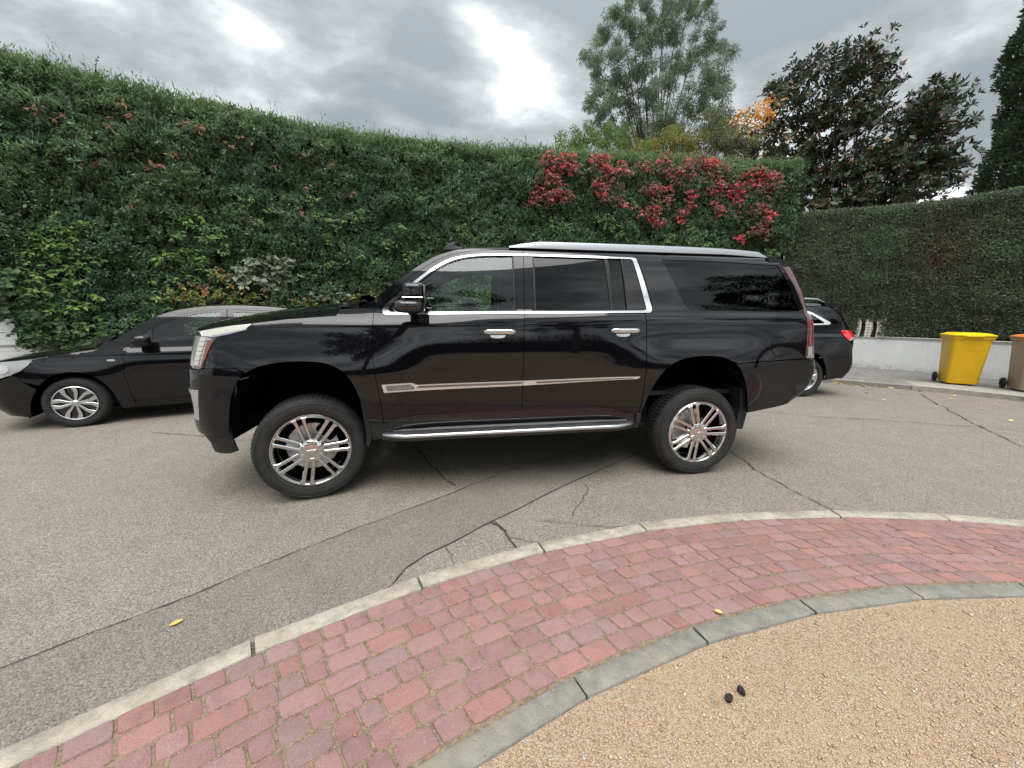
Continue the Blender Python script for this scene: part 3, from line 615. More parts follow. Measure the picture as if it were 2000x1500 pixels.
nt_, npt = 36000, 12; n = nt_ * npt
# more leaves where the hedge is near, fewer far along
P3, O3, v, dep = [np.repeat(a_, npt, 0) for a_ in hedge1_pts(nt_, 4.4, SJ)]; tb = np.repeat(r.uniform(.62, 1.42, (nt_, 1)), npt, 0); tdir = np.repeat(r.normal(0, .45, (nt_, 3)), npt, 0); P3 = P3 + r.normal(0, .028, P3.shape)
layer = fnoise(P3 * [1, 1, 2.5], 2.0, 17)
D = O3 * .55 + np.array([0, 0, .42]) + tdir + r.normal(0, .48, (n, 3)); D[:, 2] -= .25 * (v < .45)
dist = np.hypot(P3[:, 0] - CAM[0], P3[:, 1] - CAM[1])
Ln = r.uniform(.04, .090, n) * (.75 + .035 * dist); Wd = Ln * r.uniform(.24, .46, n)
base = np.array([.165, .250, .140]); yel = np.array([.21, .300, .145]); blu = np.array([.150, .235, .165]); brn = np.array([.11, .09, .05])
k = fnoise(P3, .55, 31)[:, None]; C = base + (yel - base) * np.clip((k - .42) * 4, 0, 1) * .7; k2 = fnoise(P3, 1.6, 44)[:, None]
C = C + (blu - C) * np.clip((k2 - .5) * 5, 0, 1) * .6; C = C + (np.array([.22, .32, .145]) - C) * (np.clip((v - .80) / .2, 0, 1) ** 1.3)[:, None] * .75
C = np.where((r.uniform(0, 1, n) < .03)[:, None], brn, C) * r.uniform(.75, 1.25, (n, 1)) * tb
kp_ = ~((P3[:, 0] < -6.12 + .25 * (fnoise(P3, 3, 3) - .5)) & (P3[:, 2] < 1.36 + .2 * (fnoise(P3, 4, 5) - .5)))
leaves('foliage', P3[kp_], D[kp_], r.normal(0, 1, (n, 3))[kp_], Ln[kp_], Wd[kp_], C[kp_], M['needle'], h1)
n = 60000; s = r.uniform(4.4, SJ, n); P, O, _ = along(hp, s); P3 = np.c_[P - O * r.uniform(-.05, 1.3, n)[:, None], topz1(s) - .05 + r.normal(0, .07, n)]
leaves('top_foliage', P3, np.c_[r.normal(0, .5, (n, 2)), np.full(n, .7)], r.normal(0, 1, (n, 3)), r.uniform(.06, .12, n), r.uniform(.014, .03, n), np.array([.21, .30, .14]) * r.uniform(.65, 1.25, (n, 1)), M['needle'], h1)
# feathery shoots standing up along the top
ns = 5200; s = r.uniform(4.4, SJ, ns); P, O, _ = along(hp, s); zt = topz1(s); dp = r.uniform(-.8, .10, ns)
lh = r.gamma(2.0, .045, ns) + .03; near = P[:, 0] < -1; lh[near] *= 1.25
base3 = np.c_[P + O * dp[:, None], zt - .22 + .10 * (fnoise(np.c_[P, zt], 1.4, 77) - .5) * 2]
lean = np.c_[r.normal(0, .28, (ns, 2)) + np.array([.12, -.05]), np.ones(ns)]; lean = unit(lean)
m_ = 26; t = r.uniform(0, 1, (ns, m_)); Q = base3[:, None] + lean[:, None] * (t * (lh[:, None] + .16))[..., None]
rad_ = (.03 + .07 * (1 - t))[..., None]; Dn = lean[:, None] * .9 + r.normal(0, .42, (ns, m_, 3)); Q = Q.reshape(-1, 3); Dn = Dn.reshape(-1, 3)
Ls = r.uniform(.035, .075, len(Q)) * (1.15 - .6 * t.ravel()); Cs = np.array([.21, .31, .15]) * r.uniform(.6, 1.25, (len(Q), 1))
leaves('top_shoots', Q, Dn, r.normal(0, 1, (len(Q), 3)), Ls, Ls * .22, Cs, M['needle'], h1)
# the hedge's right-hand end, rounded into the corner
n = 9000; a = r.uniform(0, 1, n); Pe, Oe, _ = along(hp, np.full(n, SJ)); z = .9 + (topz1(np.full(n, SJ)) - .9) * r.uniform(0, 1, n)
T = np.c_[-Oe[:, 1], Oe[:, 0]]; T = -T * np.sign((T[:, :1] * 1 > 0) - .5) if False else np.c_[-Oe[:, 1], Oe[:, 0]]
Pq = np.c_[Pe - Oe * (a * .9)[:, None] + T * (.05 + r.normal(0, .05, n))[:, None], z]
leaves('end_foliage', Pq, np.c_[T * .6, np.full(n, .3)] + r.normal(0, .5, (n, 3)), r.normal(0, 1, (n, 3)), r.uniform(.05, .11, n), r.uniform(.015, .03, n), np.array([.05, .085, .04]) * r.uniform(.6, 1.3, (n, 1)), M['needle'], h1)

# clipped hedge round the bend
def topz2(s):
    p, _, _ = along(hp, s); return np.interp(s - SJ, [0, .9, 2.0, 3.2, 4.2, 6.0, 9.0], [4.36, 4.33, 4.22, 4.16, 4.16, 4.02, 3.95])
h2 = empty('clipped_hedge', (0, 0, 0), 0, 'neatly clipped dark green hedge with a flat top on the white wall behind the bins', 'hedge')
S2E = min(TOT - .2, SJ + 9.5); GAP0 = _ss[np.argmin(np.hypot(_pp[:, 0] - 12.03, _pp[:, 1] - 5.85))]; GAP1 = _ss[np.argmin(np.hypot(_pp[:, 0] - 12.27, _pp[:, 1] - 5.50))]
core('branches', SJ + .05, GAP0 - .1, -.16, -1.15, .95, lambda s: topz2(s) - .06, M['thicket'], h2, 20)
core('branches', GAP0 - .1, GAP1 + .1, -.16, -1.15, 1.40, lambda s: topz2(s) - .06, M['thicket'], h2, 8)
core('branches', GAP1 + .1, S2E, -.16, -1.15, .93, lambda s: topz2(s) - .06, M['thicket'], h2, 40)
n = 190000; s = r.uniform(SJ, S2E, n); P, O, _ = along(hp, s); zt = topz2(s); z = .93 + (zt - .93) * r.uniform(0, 1, n)
P3 = np.c_[P, z]; lump = .12 * (fnoise(P3, 1.3, 60) - .5) + .12 * (fnoise(P3, 6, 61) - .5); dep = r.exponential(.03, n)
P3[:, :2] = P + O * (-.02 + lump - dep - .05 * np.clip((z - zt + .12) / .12, 0, 1))[:, None]
edge = .45 * (fnoise(P3 * [1, 1, .5], 3, 5) - .5)
keep = ~(((s > GAP0 + edge * .2) & (s < GAP1 + edge * .2) & (z < 1.32 + edge * .25)) | (z < .93 + .25 * (fnoise(P3, 2.2, 71) - .5) * (s > GAP1)))
P3, O, s, z, zt = P3[keep], O[keep], s[keep], z[keep], zt[keep]; n = len(P3)
D = np.c_[O * .5, np.full(n, .35)] + r.normal(0, .5, (n, 3)); Ln = r.uniform(.04, .085, n); Wd = Ln * r.uniform(.28, .42, n)
k = fnoise(P3 * [.7, .7, 2.2], 1.1, 81)[:, None]; C = np.array([.185, .225, .165]) + (np.array([.24, .305, .215]) - np.array([.185, .225, .165])) * np.clip((k - .4) * 4, 0, 1)
pb_ = np.exp(-(((s - np.interp(0, [0], [SJ + 3.0])) / .45) ** 2 + ((z - 3.0) / .75) ** 2)); brown = (r.uniform(0, 1, n) < .75 * pb_ + .12 * np.clip((1.9 - z), 0, 1) + .10 * ((s - SJ) < 1.6))[:, None]
C = np.where(brown, np.array([.26, .195, .155]), C) * r.uniform(.7, 1.3, (n, 1))
leaves('foliage', P3, D, r.normal(0, 1, (n, 3)), Ln, Wd, C, M['needle'], h2)
n = 22000; s = r.uniform(SJ, S2E, n); P, O, _ = along(hp, s); zt = topz2(s); P3 = np.c_[P - O * r.uniform(.03, 1.1, n)[:, None], zt - .03 + r.normal(0, .018, n)]
leaves('clipped_top', P3, np.c_[r.normal(0, .5, (n, 2)), np.full(n, .6)], r.normal(0, 1, (n, 3)), r.uniform(.04, .08, n), r.uniform(.012, .024, n), np.array([.20, .26, .14]) * r.uniform(.7, 1.25, (n, 1)), M['needle'], h2)
# stems, wires and brightness seen through the gap low in the hedge
b = MB()
for ds in (.05, .34):
    p, o, _ = along(hp, np.array([GAP0 + ds * .8 + .05])); q = p[0] - o[0] * .28; b.tube([(q[0], q[1], .86), (q[0] + .02, q[1], 1.15), (q[0] - .03, q[1] + .02, 1.6)], [.05, .042, .035], n=8)
b.build('stems', M['bark'], h2)
M['wire'] = mat('fence_wire', (.25, .26, .25), .5, .3)
wf = empty('mesh_fence', (0, 0, 0), 0, 'pale wire mesh fence glimpsed through the gap low in the clipped hedge', 'fence')
b = MB(); P, O, _ = along(hp, np.linspace(GAP0 - .3, GAP1 + .3, 16)); P = P - O * .62
for i in range(16): b.tube([(P[i][0], P[i][1], .9), (P[i][0], P[i][1], 1.5)], .004, n=5)
for z in np.arange(.93, 1.5, .075): b.tube([(p[0], p[1], z) for p in P], .004, n=5)
b.build('mesh', M['wire'], wf)

# climbers on the tall hedge
def climber(name, label, clumps, seed, size, cols, per=1., m='leaf', droop=.5, asp=.75, parent=None, cat='climber', outoff=.16, flat=.55):
    q = np.random.default_rng(seed); Ps = []; Ds = []; Ns = []; Ls = []; Cs = []
    for c in clumps:
        x, y, z, rd = c[:4]; kk = max(7, int(per * 62 * (rd / .2) ** 1.6))
        d_ = np.hypot(_pp[:, 0] - x, _pp[:, 1] - y).argmin(); _, oo, _ = along(hp, _ss[d_:d_ + 1]); o = np.array([oo[0][0], oo[0][1], 0]); tg = np.array([-oo[0][1], oo[0][0], 0])
        # leaves sit in tufts of four to six
        nt_ = max(2, kk // 5); ang = q.uniform(0, 6.28, nt_); rr_ = rd * np.sqrt(q.uniform(0, 1, nt_)) * 1.15
        T0 = np.array([x, y, z]) + tg * (np.cos(ang) * rr_)[:, None] + np.array([0, 0, 1]) * (np.sin(ang) * rr_ * .85)[:, None] + o * (outoff + q.normal(0, .05, nt_))[:, None]
        for tcen in T0:
            j = q.integers(3, 7); a = q.uniform(0, 6.28) + np.arange(j) * 6.28 / j + q.normal(0, .3, j)
            dirs = tg * np.cos(a)[:, None] + np.array([0, 0, 1]) * (np.sin(a) * .6 - droop)[:, None] + o * q.uniform(.1, .6, (j, 1))
            pal = cols[c[4]] if len(c) > 4 and isinstance(cols, dict) else (cols[0] if isinstance(cols, dict) else cols)
            colr = np.array(pal[q.integers(0, len(pal))]) * q.uniform(.75, 1.2)
            Ps.append(np.repeat(tcen[None], j, 0) + q.normal(0, .012, (j, 3))); Ds.append(dirs); Ns.append(o[None] * flat + q.normal(0, .35, (j, 3)) + np.array([0, 0, .5])); Ls.append(size * q.uniform(.6, 1.2, j)); Cs.append(colr[None] * q.uniform(.8, 1.2, (j, 1)))
    P_ = np.concatenate(Ps); Ll = np.concatenate(Ls)
    o = leaves(name, P_, np.concatenate(Ds), np.concatenate(Ns), Ll, Ll * asp, np.concatenate(Cs), M[m], parent, fold=.12, mid=.42)
    return tag(o, label, cat) if parent is None else o
lime = [(.17, .27, .06), (.13, .24, .06), (.21, .30, .07), (.10, .19, .055), (.15, .24, .05)]
gl = [c for c in GREEN if c[0] < -3.7]; gm = [c for c in GREEN if c[0] >= -3.7]
climber('green_creeper', 'bright green creeper tufts on the left part of the tall hedge above the hatchback', gl, 1, .095, lime, .52, asp=.50, outoff=.12)
climber('green_creeper', 'scattered light green creeper tufts on the middle of the tall hedge, above the black vehicle', gm, 2, .072, [(.17, .26, .08), (.13, .22, .07), (.20, .28, .08)], 1.3, asp=.5)
LW = [c for c in LOW if c[0] > -4.6]; LV = [c for c in LOW if c[0] <= -4.6 and not (c[0] < -5.95 and c[2] < 1.5)]
climber('yellowing_creeper', 'yellow and orange tinged creeper low on the hedge just above the roof of the hatchback', LW, 3, .062, [(.30, .32, .06), (.20, .27, .06), (.33, .24, .06), (.36, .17, .06), (.22, .27, .07), (.13, .19, .05)], 1.3, asp=.6)
climber('ivy', 'dark green large-leaved ivy hanging over the white wall at the far left', LV, 4, .11, [(.07, .13, .045), (.09, .16, .055), (.06, .10, .045)], 1.0, asp=.8, outoff=.20)
climber('variegated_ivy', 'grey green variegated ivy with cream edges low in the middle of the hedge', VARI, 5, .125, [(.20, .25, .16), (.15, .20, .125), (.24, .28, .19), (.30, .32, .22)], .75, asp=.85, droop=.35)
climber('pink_creeper', 'small sparse tufts of dull pink leaves high on the left of the tall hedge', PINK, 6, .07, [(.34, .13, .09), (.28, .15, .09), (.33, .10, .08), (.25, .20, .09)], .55, asp=.45)
_rq = np.random.default_rng(101); _ra = np.array([c_[:3] for c_ in RED]); EX = []
for i_ in range(len(RED)):
    d_ = np.linalg.norm(_ra - _ra[i_], axis=1); nb = [j for j in np.argsort(d_)[1:5] if d_[j] < .95]
    for j in nb[:2]:
        p_ = (_ra[i_] + _ra[j]) / 2 + _rq.normal(0, .06, 3) * [1, 0, 1]; EX.append((p_[0], p_[1], p_[2], .11, int(_rq.choice([0, 1, 1]))))
RED = list(RED) + EX
climber('red_creeper', 'crimson virginia creeper hanging over the right end of the tall hedge', RED, 7, .080, {0: [(.62, .11, .12), (.66, .17, .16), (.52, .10, .11), (.42, .12, .09)], 1: [(.26, .11, .085), (.19, .12, .08), (.34, .12, .09), (.14, .16, .08)], 2: [(.78, .075, .11), (.68, .06, .09)]}, 1.75, asp=.5, droop=.75)
# wiry shoots sticking up from the hedge top
q = np.random.default_rng(9); lp = []; ld = []
for x0 in (-4.9, -4.3, -3.9, -.35, .15, 1.3, 1.9, 2.0, 2.85, 2.95, 3.15, 3.3, 3.45, 4.1):
    i0 = np.abs(_pp[:, 0] - x0).argmin(); p, o, _ = along(hp, _ss[i0:i0 + 1]); z0 = topz1(_ss[i0:i0 + 1])[0]; hgt = q.uniform(.25, .55); cur = q.normal(0, .22)
    pts = [(p[0][0] + cur * t * t, p[0][1] + .1 * t, z0 - .15 + hgt * (t - .15 * t * t * abs(cur) * 4)) for t in np.linspace(0, 1, 8)]; b = MB(); b.tube(pts, [.006 - .0006 * i for i in range(8)], n=5); b.build('wiry_shoot', M['bark'], h1)
    for pt in pts[2:]:
        for _ in range(3): lp.append(np.array(pt)); ld.append(q.normal(0, 1, 3))
lp = np.array(lp); leaves('shoot_leaves', lp, np.array(ld), q.normal(0, 1, lp.shape), q.uniform(.03, .055, len(lp)), q.uniform(.02, .035, len(lp)), np.array([.09, .10, .06]) * q.uniform(.6, 1.3, (len(lp), 1)), M['leaf'], h1)

# trees
def limbs(b, base, tips, r0, seed, bend=.25, n=8):
    q = random.Random(seed); base = Vector(base)
    for i, (tp, rr_) in enumerate(tips):
        tp = Vector(tp); mid = base.lerp(tp, .5) + Vector((q.uniform(-1, 1), q.uniform(-1, 1), q.uniform(-.3, .6))) * bend
        pts = [base.lerp(mid, t / 4).lerp(mid.lerp(tp, t / 4), t / 4) for t in range(5)]
        b.tube(pts, [rr_ * (1 - .2 * t) for t in range(5)], n=n)
def crown_leaves(name, clumps, rad_c, per, ln, asp, cols, m, parent, seed, mode='out', zsq=.8, droop=0., shell=.5):
    q = np.random.default_rng(seed); K = len(clumps); c = np.repeat(np.array([x[:3] for x in clumps]), per, 0); rc = np.repeat(np.array([x[3] if len(x) > 3 else rad_c for x in clumps]) * q.uniform(.75, 1.2, K), per)
    d = unit(q.normal(0, 1, (K * per, 3))); rr_ = rc * q.uniform(0, 1, K * per) ** shell; P = c + d * rr_[:, None] * np.array([1, 1, zsq])
    D = d * (.8 if mode == 'out' else .3) + q.normal(0, .5, P.shape) + np.array([0, 0, -droop]); L_ = ln * q.uniform(.6, 1.3, len(P))
    pal = np.array(cols); C = np.repeat(pal[q.integers(0, len(pal), K)], per, 0) * .5 + pal[q.integers(0, len(pal), len(P))] * .5; C = C * q.uniform(.75, 1.25, (len(P), 1))
    return leaves(name, P, D, q.normal(0, 1, P.shape), L_, L_ * asp, C, M[m], parent, fold=.1)
# slender-leaved tree behind the hedge
t = empty('tall_tree', (9.7, 12.8, 0), 0, 'tall airy grey-green tree with fine narrow leaves rising behind the middle of the hedge', 'tree')
t['category'] = 'tree'
def rel(L_, o): return [tuple([x[0] - o[0], x[1] - o[1], x[2]] + list(x[3:])) for x in L_]
WR = rel(WIL, (9.7, 12.8)); b = MB(); b.tube([(0, 0, 0), (.05, 0, 3.), (-.15, .1, 6.), (-.3, .2, 8.)], [.22, .19, .15, .11], n=12); b.build('trunk', M['bark'], t, smooth=60)
b = MB(); limbs(b, (-.2, .1, 6.2), [(x[:3], .035) for x in WR], .1, 3, .4, n=6); b.build('branches', M['bark'], t)
q = np.random.default_rng(21); cl = []
for x in WR:
    for _ in range(11): cl.append((x[0] + q.normal(0, .25), x[1] + q.normal(0, .30), x[2] + q.normal(0, .36), q.uniform(.15, .30)))
crown_leaves('crown', cl, .45, 240, .13, .15, [(.19, .25, .16), (.16, .22, .14), (.22, .28, .17), (.14, .19, .12)], 'leaf', t, 22, droop=.55, shell=.5)
# magnolia: stiff dark leaves in rosettes
t = empty('magnolia', (13.6, 7.75, 0), 0, 'dark broad-leaved magnolia with stiff glossy leaves behind the clipped hedge', 'tree')
MR = [[m_[0] * .93 - .12, m_[1] * .93 + .15, m_[2]] for m_ in rel(MAG, (13.6, 7.75))]; b = MB(); b.tube([(0, 0, 0), (.05, 0, 1.6), (-.1, .05, 3.2), (-.15, .1, 4.6)], [.17, .15, .12, .09], n=12); b.build('trunk', M['bark'], t, smooth=60)
b = MB(); limbs(b, (-.1, .05, 3.6), [(x[:3], .03) for x in MR], .1, 5, .25, n=6); b.build('branches', M['bark'], t)
Pm = []; Dm = []; Nm = []; Cm = []; q = np.random.default_rng(31)
MR2 = list(MR)
for i_ in range(11):
    a_ = MR[(i_ * 7 + 3) % len(MR)]
    if a_[2] < 7.2: MR2.append([a_[0] * .7 - .2, a_[1] * .7 + .2, a_[2] - .35])
for x in MR2:
    for _ in range(60):
        c = np.array(x[:3]) + q.normal(0, 1, 3) * [.24, .24, .19] + [0, 0, -.14]; ax = unit(np.array([0, 0, .7]) + q.normal(0, .5, 3) + unit(c - np.array(x[:3])) * .4); s1 = unit(np.cross(ax, [1., .2, .1])); s2 = np.cross(ax, s1)
        for a in np.arange(7) * .9 + q.uniform(0, 6): 
            Pm.append(c + q.normal(0, .012, 3)); d = ax * q.uniform(.2, 1.) + (s1 * math.cos(a) + s2 * math.sin(a)); Dm.append(d); Nm.append(ax + q.normal(0, .2, 3)); br = q.uniform() < .22
            Cm.append(np.array([.13, .08, .05]) * q.uniform(.7, 1.3) if br else np.array([.06, .092, .056]) * q.uniform(.6, 1.5))
Pm = np.array(Pm); Lm = q.uniform(.12, .22, len(Pm)); leaves('crown', Pm, np.array(Dm), np.array(Nm), Lm, Lm * .38, np.array(Cm), M['waxleaf'], t, fold=.1, mid=.55)
# persimmon in autumn colour
t = empty('autumn_tree', (14.9, 11.3, 0), 0, 'thin autumn tree with orange and yellow leaves behind the dark magnolia', 'tree')
PR = rel(PER, (14.9, 11.3)); b = MB(); b.tube([(0, 0, 0), (0, .1, 3.), (-.1, .1, 5.)], [.13, .11, .08], n=10); limbs(b, (-.05, .1, 4.), [(x[:3], .022) for x in PR], .1, 8, .3, n=6); b.build('trunk', M['bark'], t, smooth=60)
q = np.random.default_rng(33); cl = []
for x in PR:
    for _ in range(5): cl.append((x[0] + q.normal(0, .4), x[1] + q.normal(0, .4), x[2] + q.normal(0, .28), .26))
crown_leaves('crown', cl, .4, 60, .12, .6, [(.75, .36, .06), (.80, .48, .10), (.66, .28, .07), (.70, .45, .12)], 'leaf', t, 34)
# shrubs that show just above the hedge top
def shrub(loc, label, cl, cols, seed, ln=.07, per=900, rad_=.3, asp=.45, extra=8):
    t = empty('shrub', (loc[0], loc[1], 0), 0, label, 'shrub', None); R_ = rel(cl, loc); b = MB(); b.tube([(0, 0, 0), (0, 0, 3.), (0, 0, 5.2)], [.09, .07, .05], n=8); limbs(b, (0, 0, 5.), [(x[:3], .018) for x in R_], .1, seed, .15, n=5); b.build('stem', M['bark'], t)
    q = np.random.default_rng(seed); c2 = []
    for x in R_:
        for _ in range(extra): c2.append((x[0] + q.normal(0, .22), x[1] + q.normal(0, .3), x[2] + q.normal(0, .14) - .1, rad_ * .62))
    crown_leaves('foliage', c2, rad_, per // extra, ln, asp, cols, 'leaf', t, seed)
shrub((5.9, 10.5), 'fresh green bush showing above the hedge left of the tall airy tree', [[5.2, 10.77, 7.27], [5.67, 10.59, 7.47], [6.16, 10.41, 7.32], [4.88, 10.94, 7.12], [6.54, 10.04, 7.47], [6.04, 10.63, 7.62], [7.04, 10.55, 7.42], [5.5, 10.5, 6.92], [6.4, 10.4, 6.92], [7.0, 10.3, 6.92]], [(.17, .25, .06), (.13, .21, .06), (.20, .26, .08)], 41)
shrub((8.45, 9.75), 'yellow green rounded bush above the hedge below the tall airy tree', [[8.02, 9.75, 7.22], [8.49, 9.66, 7.42], [8.93, 9.58, 7.17], [7.78, 10.13, 7.12], [8.38, 9.72, 7.02], [9.14, 9.32, 6.87], [7.4, 9.9, 6.92], [8.7, 9.6, 6.72]], [(.29, .27, .07), (.24, .24, .07), (.33, .29, .09), (.18, .21, .07)], 42)
shrub((9.75, 9.15), 'grey green feathery bush between the tall airy tree and the magnolia', [[9.43, 9.14, 7.37], [9.62, 8.95, 7.02], [9.97, 8.86, 6.82], [9.57, 9.0, 6.72], [9.3, 9.1, 7.02], [10.2, 9.0, 6.72], [9.5, 9.2, 7.72], [10.0, 9.1, 7.22]], [(.16, .19, .11), (.13, .17, .09), (.22, .22, .09)], 43)
shrub((11.9, 10.9), 'orange leaved bush above the end of the tall hedge beside the magnolia', [[11.5, 10.9, 7.62], [11.8, 10.6, 7.32], [11.2, 11.0, 7.22], [12.1, 10.6, 7.82], [11.9, 11.0, 8.12], [11.4, 10.8, 8.02]], [(.62, .33, .06), (.55, .35, .08), (.46, .33, .08)], 44, per=420)
# cypress at the right edge
t = empty('cypress', (18.95, 6.2, 0), 0, 'tall dark columnar cypress at the right edge of the view', 'tree')
b = MB(); b.tube([(0, 0, 0), (0, 0, 6), (0, 0, 13)], [.25, .18, .05], n=10); b.build('trunk', M['bark'], t)
q = np.random.default_rng(51); n = 115000; z = q.uniform(2.5, 19.5, n); R0 = 1.95 * np.clip((20.5 - z) / 17, 0, 1) ** .5 * np.clip((z - 1.8) / 1.5, 0.2, 1); a = q.uniform(0, 6.283, n)
Pc = np.c_[np.cos(a) * R0, np.sin(a) * R0, z]; lump = .6 * (fnoise(Pc, .9, 5) - .5) + .35 * (fnoise(Pc, 2.4, 6) - .5); k = 1 + lump - q.exponential(.05, n); Pc[:, 0] *= k; Pc[:, 1] *= k
Lc = q.uniform(.08, .18, n); leaves('crown', Pc, np.c_[np.cos(a) * .5, np.sin(a) * .5, np.full(n, .5)] + q.normal(0, .4, (n, 3)), q.normal(0, 1, (n, 3)), Lc, Lc * .35, np.array([.055, .085, .048]) * (.7 + .9 * (fnoise(Pc, 1.2, 9)[:, None])) * q.uniform(.7, 1.3, (n, 1)), M['needle'], t)
b = MB(); V = []; nn_ = 20
b.lathe([(.01, 2.2), (.9, 3.), (1.4, 5.), (1.3, 8.), (1.1, 11.5), (.8, 14.5), (.4, 17.5), (.01, 18.5)], n=20, axis='z'); b.build('branches', M['thicket'], t)

# what stands on the other side of the street, behind the photographer (mirrored in the paintwork)
hb = empty('far_side_hedge', (1.5, -17.5, 0), 0, 'long dark hedge across the street, seen only mirrored in the black paint', 'hedge')
b = MB(); b.box((0, 0, 1.15), (17, .5, 1.15), bev=.15); b.build('branches', M['thicket'], hb)
q = np.random.default_rng(61); n = 26000; X = q.uniform(-17, 17, n); Z = q.uniform(.05, 2.55, n); P = np.c_[X, .5 + q.normal(0, .08, n), Z]
leaves('foliage', P, q.normal(0, 1, (n, 3)) + [0, .5, .4], q.normal(0, 1, (n, 3)), q.uniform(.12, .25, n), q.uniform(.05, .1, n), np.array([.05, .08, .04]) * q.uniform(.6, 1.3, (n, 1)), M['needle'], hb)
for i, (x, y, h, rd, lab) in enumerate([(-.6, -9.8, 8.6, 2.4, 'dark tree standing behind the photographer, mirrored in the front window'), (14.6, -9.5, 11.5, 2.3, 'broad dark tree at the far right behind the photographer, mirrored in the rear side window'), (6.2, -12.5, 7.6, 2.0, 'dark tree behind the photographer, mirrored low in the rear door window')]):
    t = empty('dark_tree', (x, y, 0), 0, lab, 'tree'); b = MB(); b.tube([(0, 0, 0), (.1, 0, h * .35), (0, .1, h * .6)], [.2, .16, .1], n=8); b.build('trunk', M['bark'], t)
    cl = [(q.normal(0, rd * .5), q.normal(0, rd * .4), h * .70 + q.normal(0, h * .13), rd * .22) for _ in range(46)]
    crown_leaves('crown', cl, rd * .35, 300, .22, .25, [(.04, .065, .03), (.05, .08, .04)], 'needle', t, 70 + i)
# ------------------------------------------------------------------ vehicle kit
def paint(name, base, rough=.06, spec=.5, coat=.12, flake=.0):
    m = mat(name, base, .22, 0., spec, coat, .015); m.node_tree.nodes['Principled BSDF'].inputs['Coat IOR'].default_value = 1.5
    m.node_tree.nodes['Principled BSDF'].inputs['Roughness'].default_value = rough
    return m
M['black_paint'] = paint('black_paint', (.004, .004, .0055), .035)
M['black_paint2'] = paint('black_paint_hatch', (.004, .004, .005), .06)
M['black_paint3'] = paint('black_paint_crossover', (.006, .0065, .0075), .12)
M['gloss_black'] = mat('gloss_black_trim', (.006, .006, .007), .12, spec=.6, coat=.6)
M['matt_black'] = mat('matt_black_plastic', (.018, .018, .019), .55, spec=.4)
M['void'] = mat('dark_void', (.004, .004, .004), .9, spec=.1)
M['chrome'] = mat('chrome', (.74, .74, .73), .07, 1.0)
M['satin'] = mat('satin_aluminium', (.72, .74, .76), .28, 1.0)
M['satin_paint'] = mat('silver_rail', (.40, .415, .44), .36, .5)
M['rim'] = mat('polished_rim', (.70, .69, .68), .13, 1.0)
def rubber_mat():
    m = mat('tyre_rubber', (.021, .021, .022), .7, spec=.35); t = NT(m); p = t.obj()
    t.color(t.ramp(t.noise(p, 9, 4, .6), [(.3, (.018, .018, .018)), (.75, (.042, .040, .038))])); return m
M['rubber'] = rubber_mat()
def dusty(name, c, d):
    m = mat(name, c, .45); t = NT(m); t.color(t.ramp(t.noise(t.obj(), 5, 5, .65), [(.35, c), (.8, d)])); return m
M['step_rubber'] = dusty('step_rubber', (.02, .02, .021), (.07, .066, .062))
M['amber'] = mat('amber_lens', (.17, .055, .025), .12, spec=.7, coat=.8)
M['lamp_clear'] = mat('lamp_interior', (.42, .43, .42), .22, .3, coat=1.)
M['lamp_cell'] = mat('led_cell', (.50, .50, .46), .35, .0, coat=1.)
M['lamp_dark'] = mat('lamp_dark', (.16, .16, .16), .15, .6, coat=1.)
M['blade'] = mat('lamp_blade', (.80, .78, .68), .15, .35, coat=1.)
M['tail_clear'] = mat('smoked_red_lens', (.13, .06, .06), .09, .2, coat=1.)
M['tail_red'] = mat('red_lens', (.20, .012, .014), .1, coat=1.)
M['tail_bright'] = mat('bright_red_lens', (.62, .015, .025), .12, coat=1.)
M['seat'] = mat('grey_leather', (.11, .105, .10), .5)
M['dash'] = mat('dark_dash', (.015, .015, .016), .5)
def glass(name, tint, refl=1.5, rough=.0, body=None, k=.5):
    """thin window: fresnel reflection over a tinted see-through"""
    m = bpy.data.materials.new(name); m.use_nodes = True; t = m.node_tree; t.nodes.clear()
    o = t.nodes.new('ShaderNodeOutputMaterial'); tr = t.nodes.new('ShaderNodeBsdfTransparent'); tr.inputs[0].default_value = (*tint, 1)
    g = t.nodes.new('ShaderNodeBsdfGlossy'); g.inputs['Roughness'].default_value = rough; g.inputs[0].default_value = (.95, 1, .99, 1)
    f = t.nodes.new('ShaderNodeFresnel'); f.inputs[0].default_value = refl; mx = t.nodes.new('ShaderNodeMixShader')
    t.links.new(f.outputs[0], mx.inputs[0]); t.links.new(tr.outputs[0], mx.inputs[1]); t.links.new(g.outputs[0], mx.inputs[2]); t.links.new(mx.outputs[0], o.inputs[0]); return m
M['glass'] = glass('front_window_glass', (.84, .93, .86), 1.7)
M['glass_dark'] = glass('privacy_glass', (.05, .05, .055), 1.43)
M['screen'] = glass('windscreen_glass', (.55, .63, .58), 1.6)

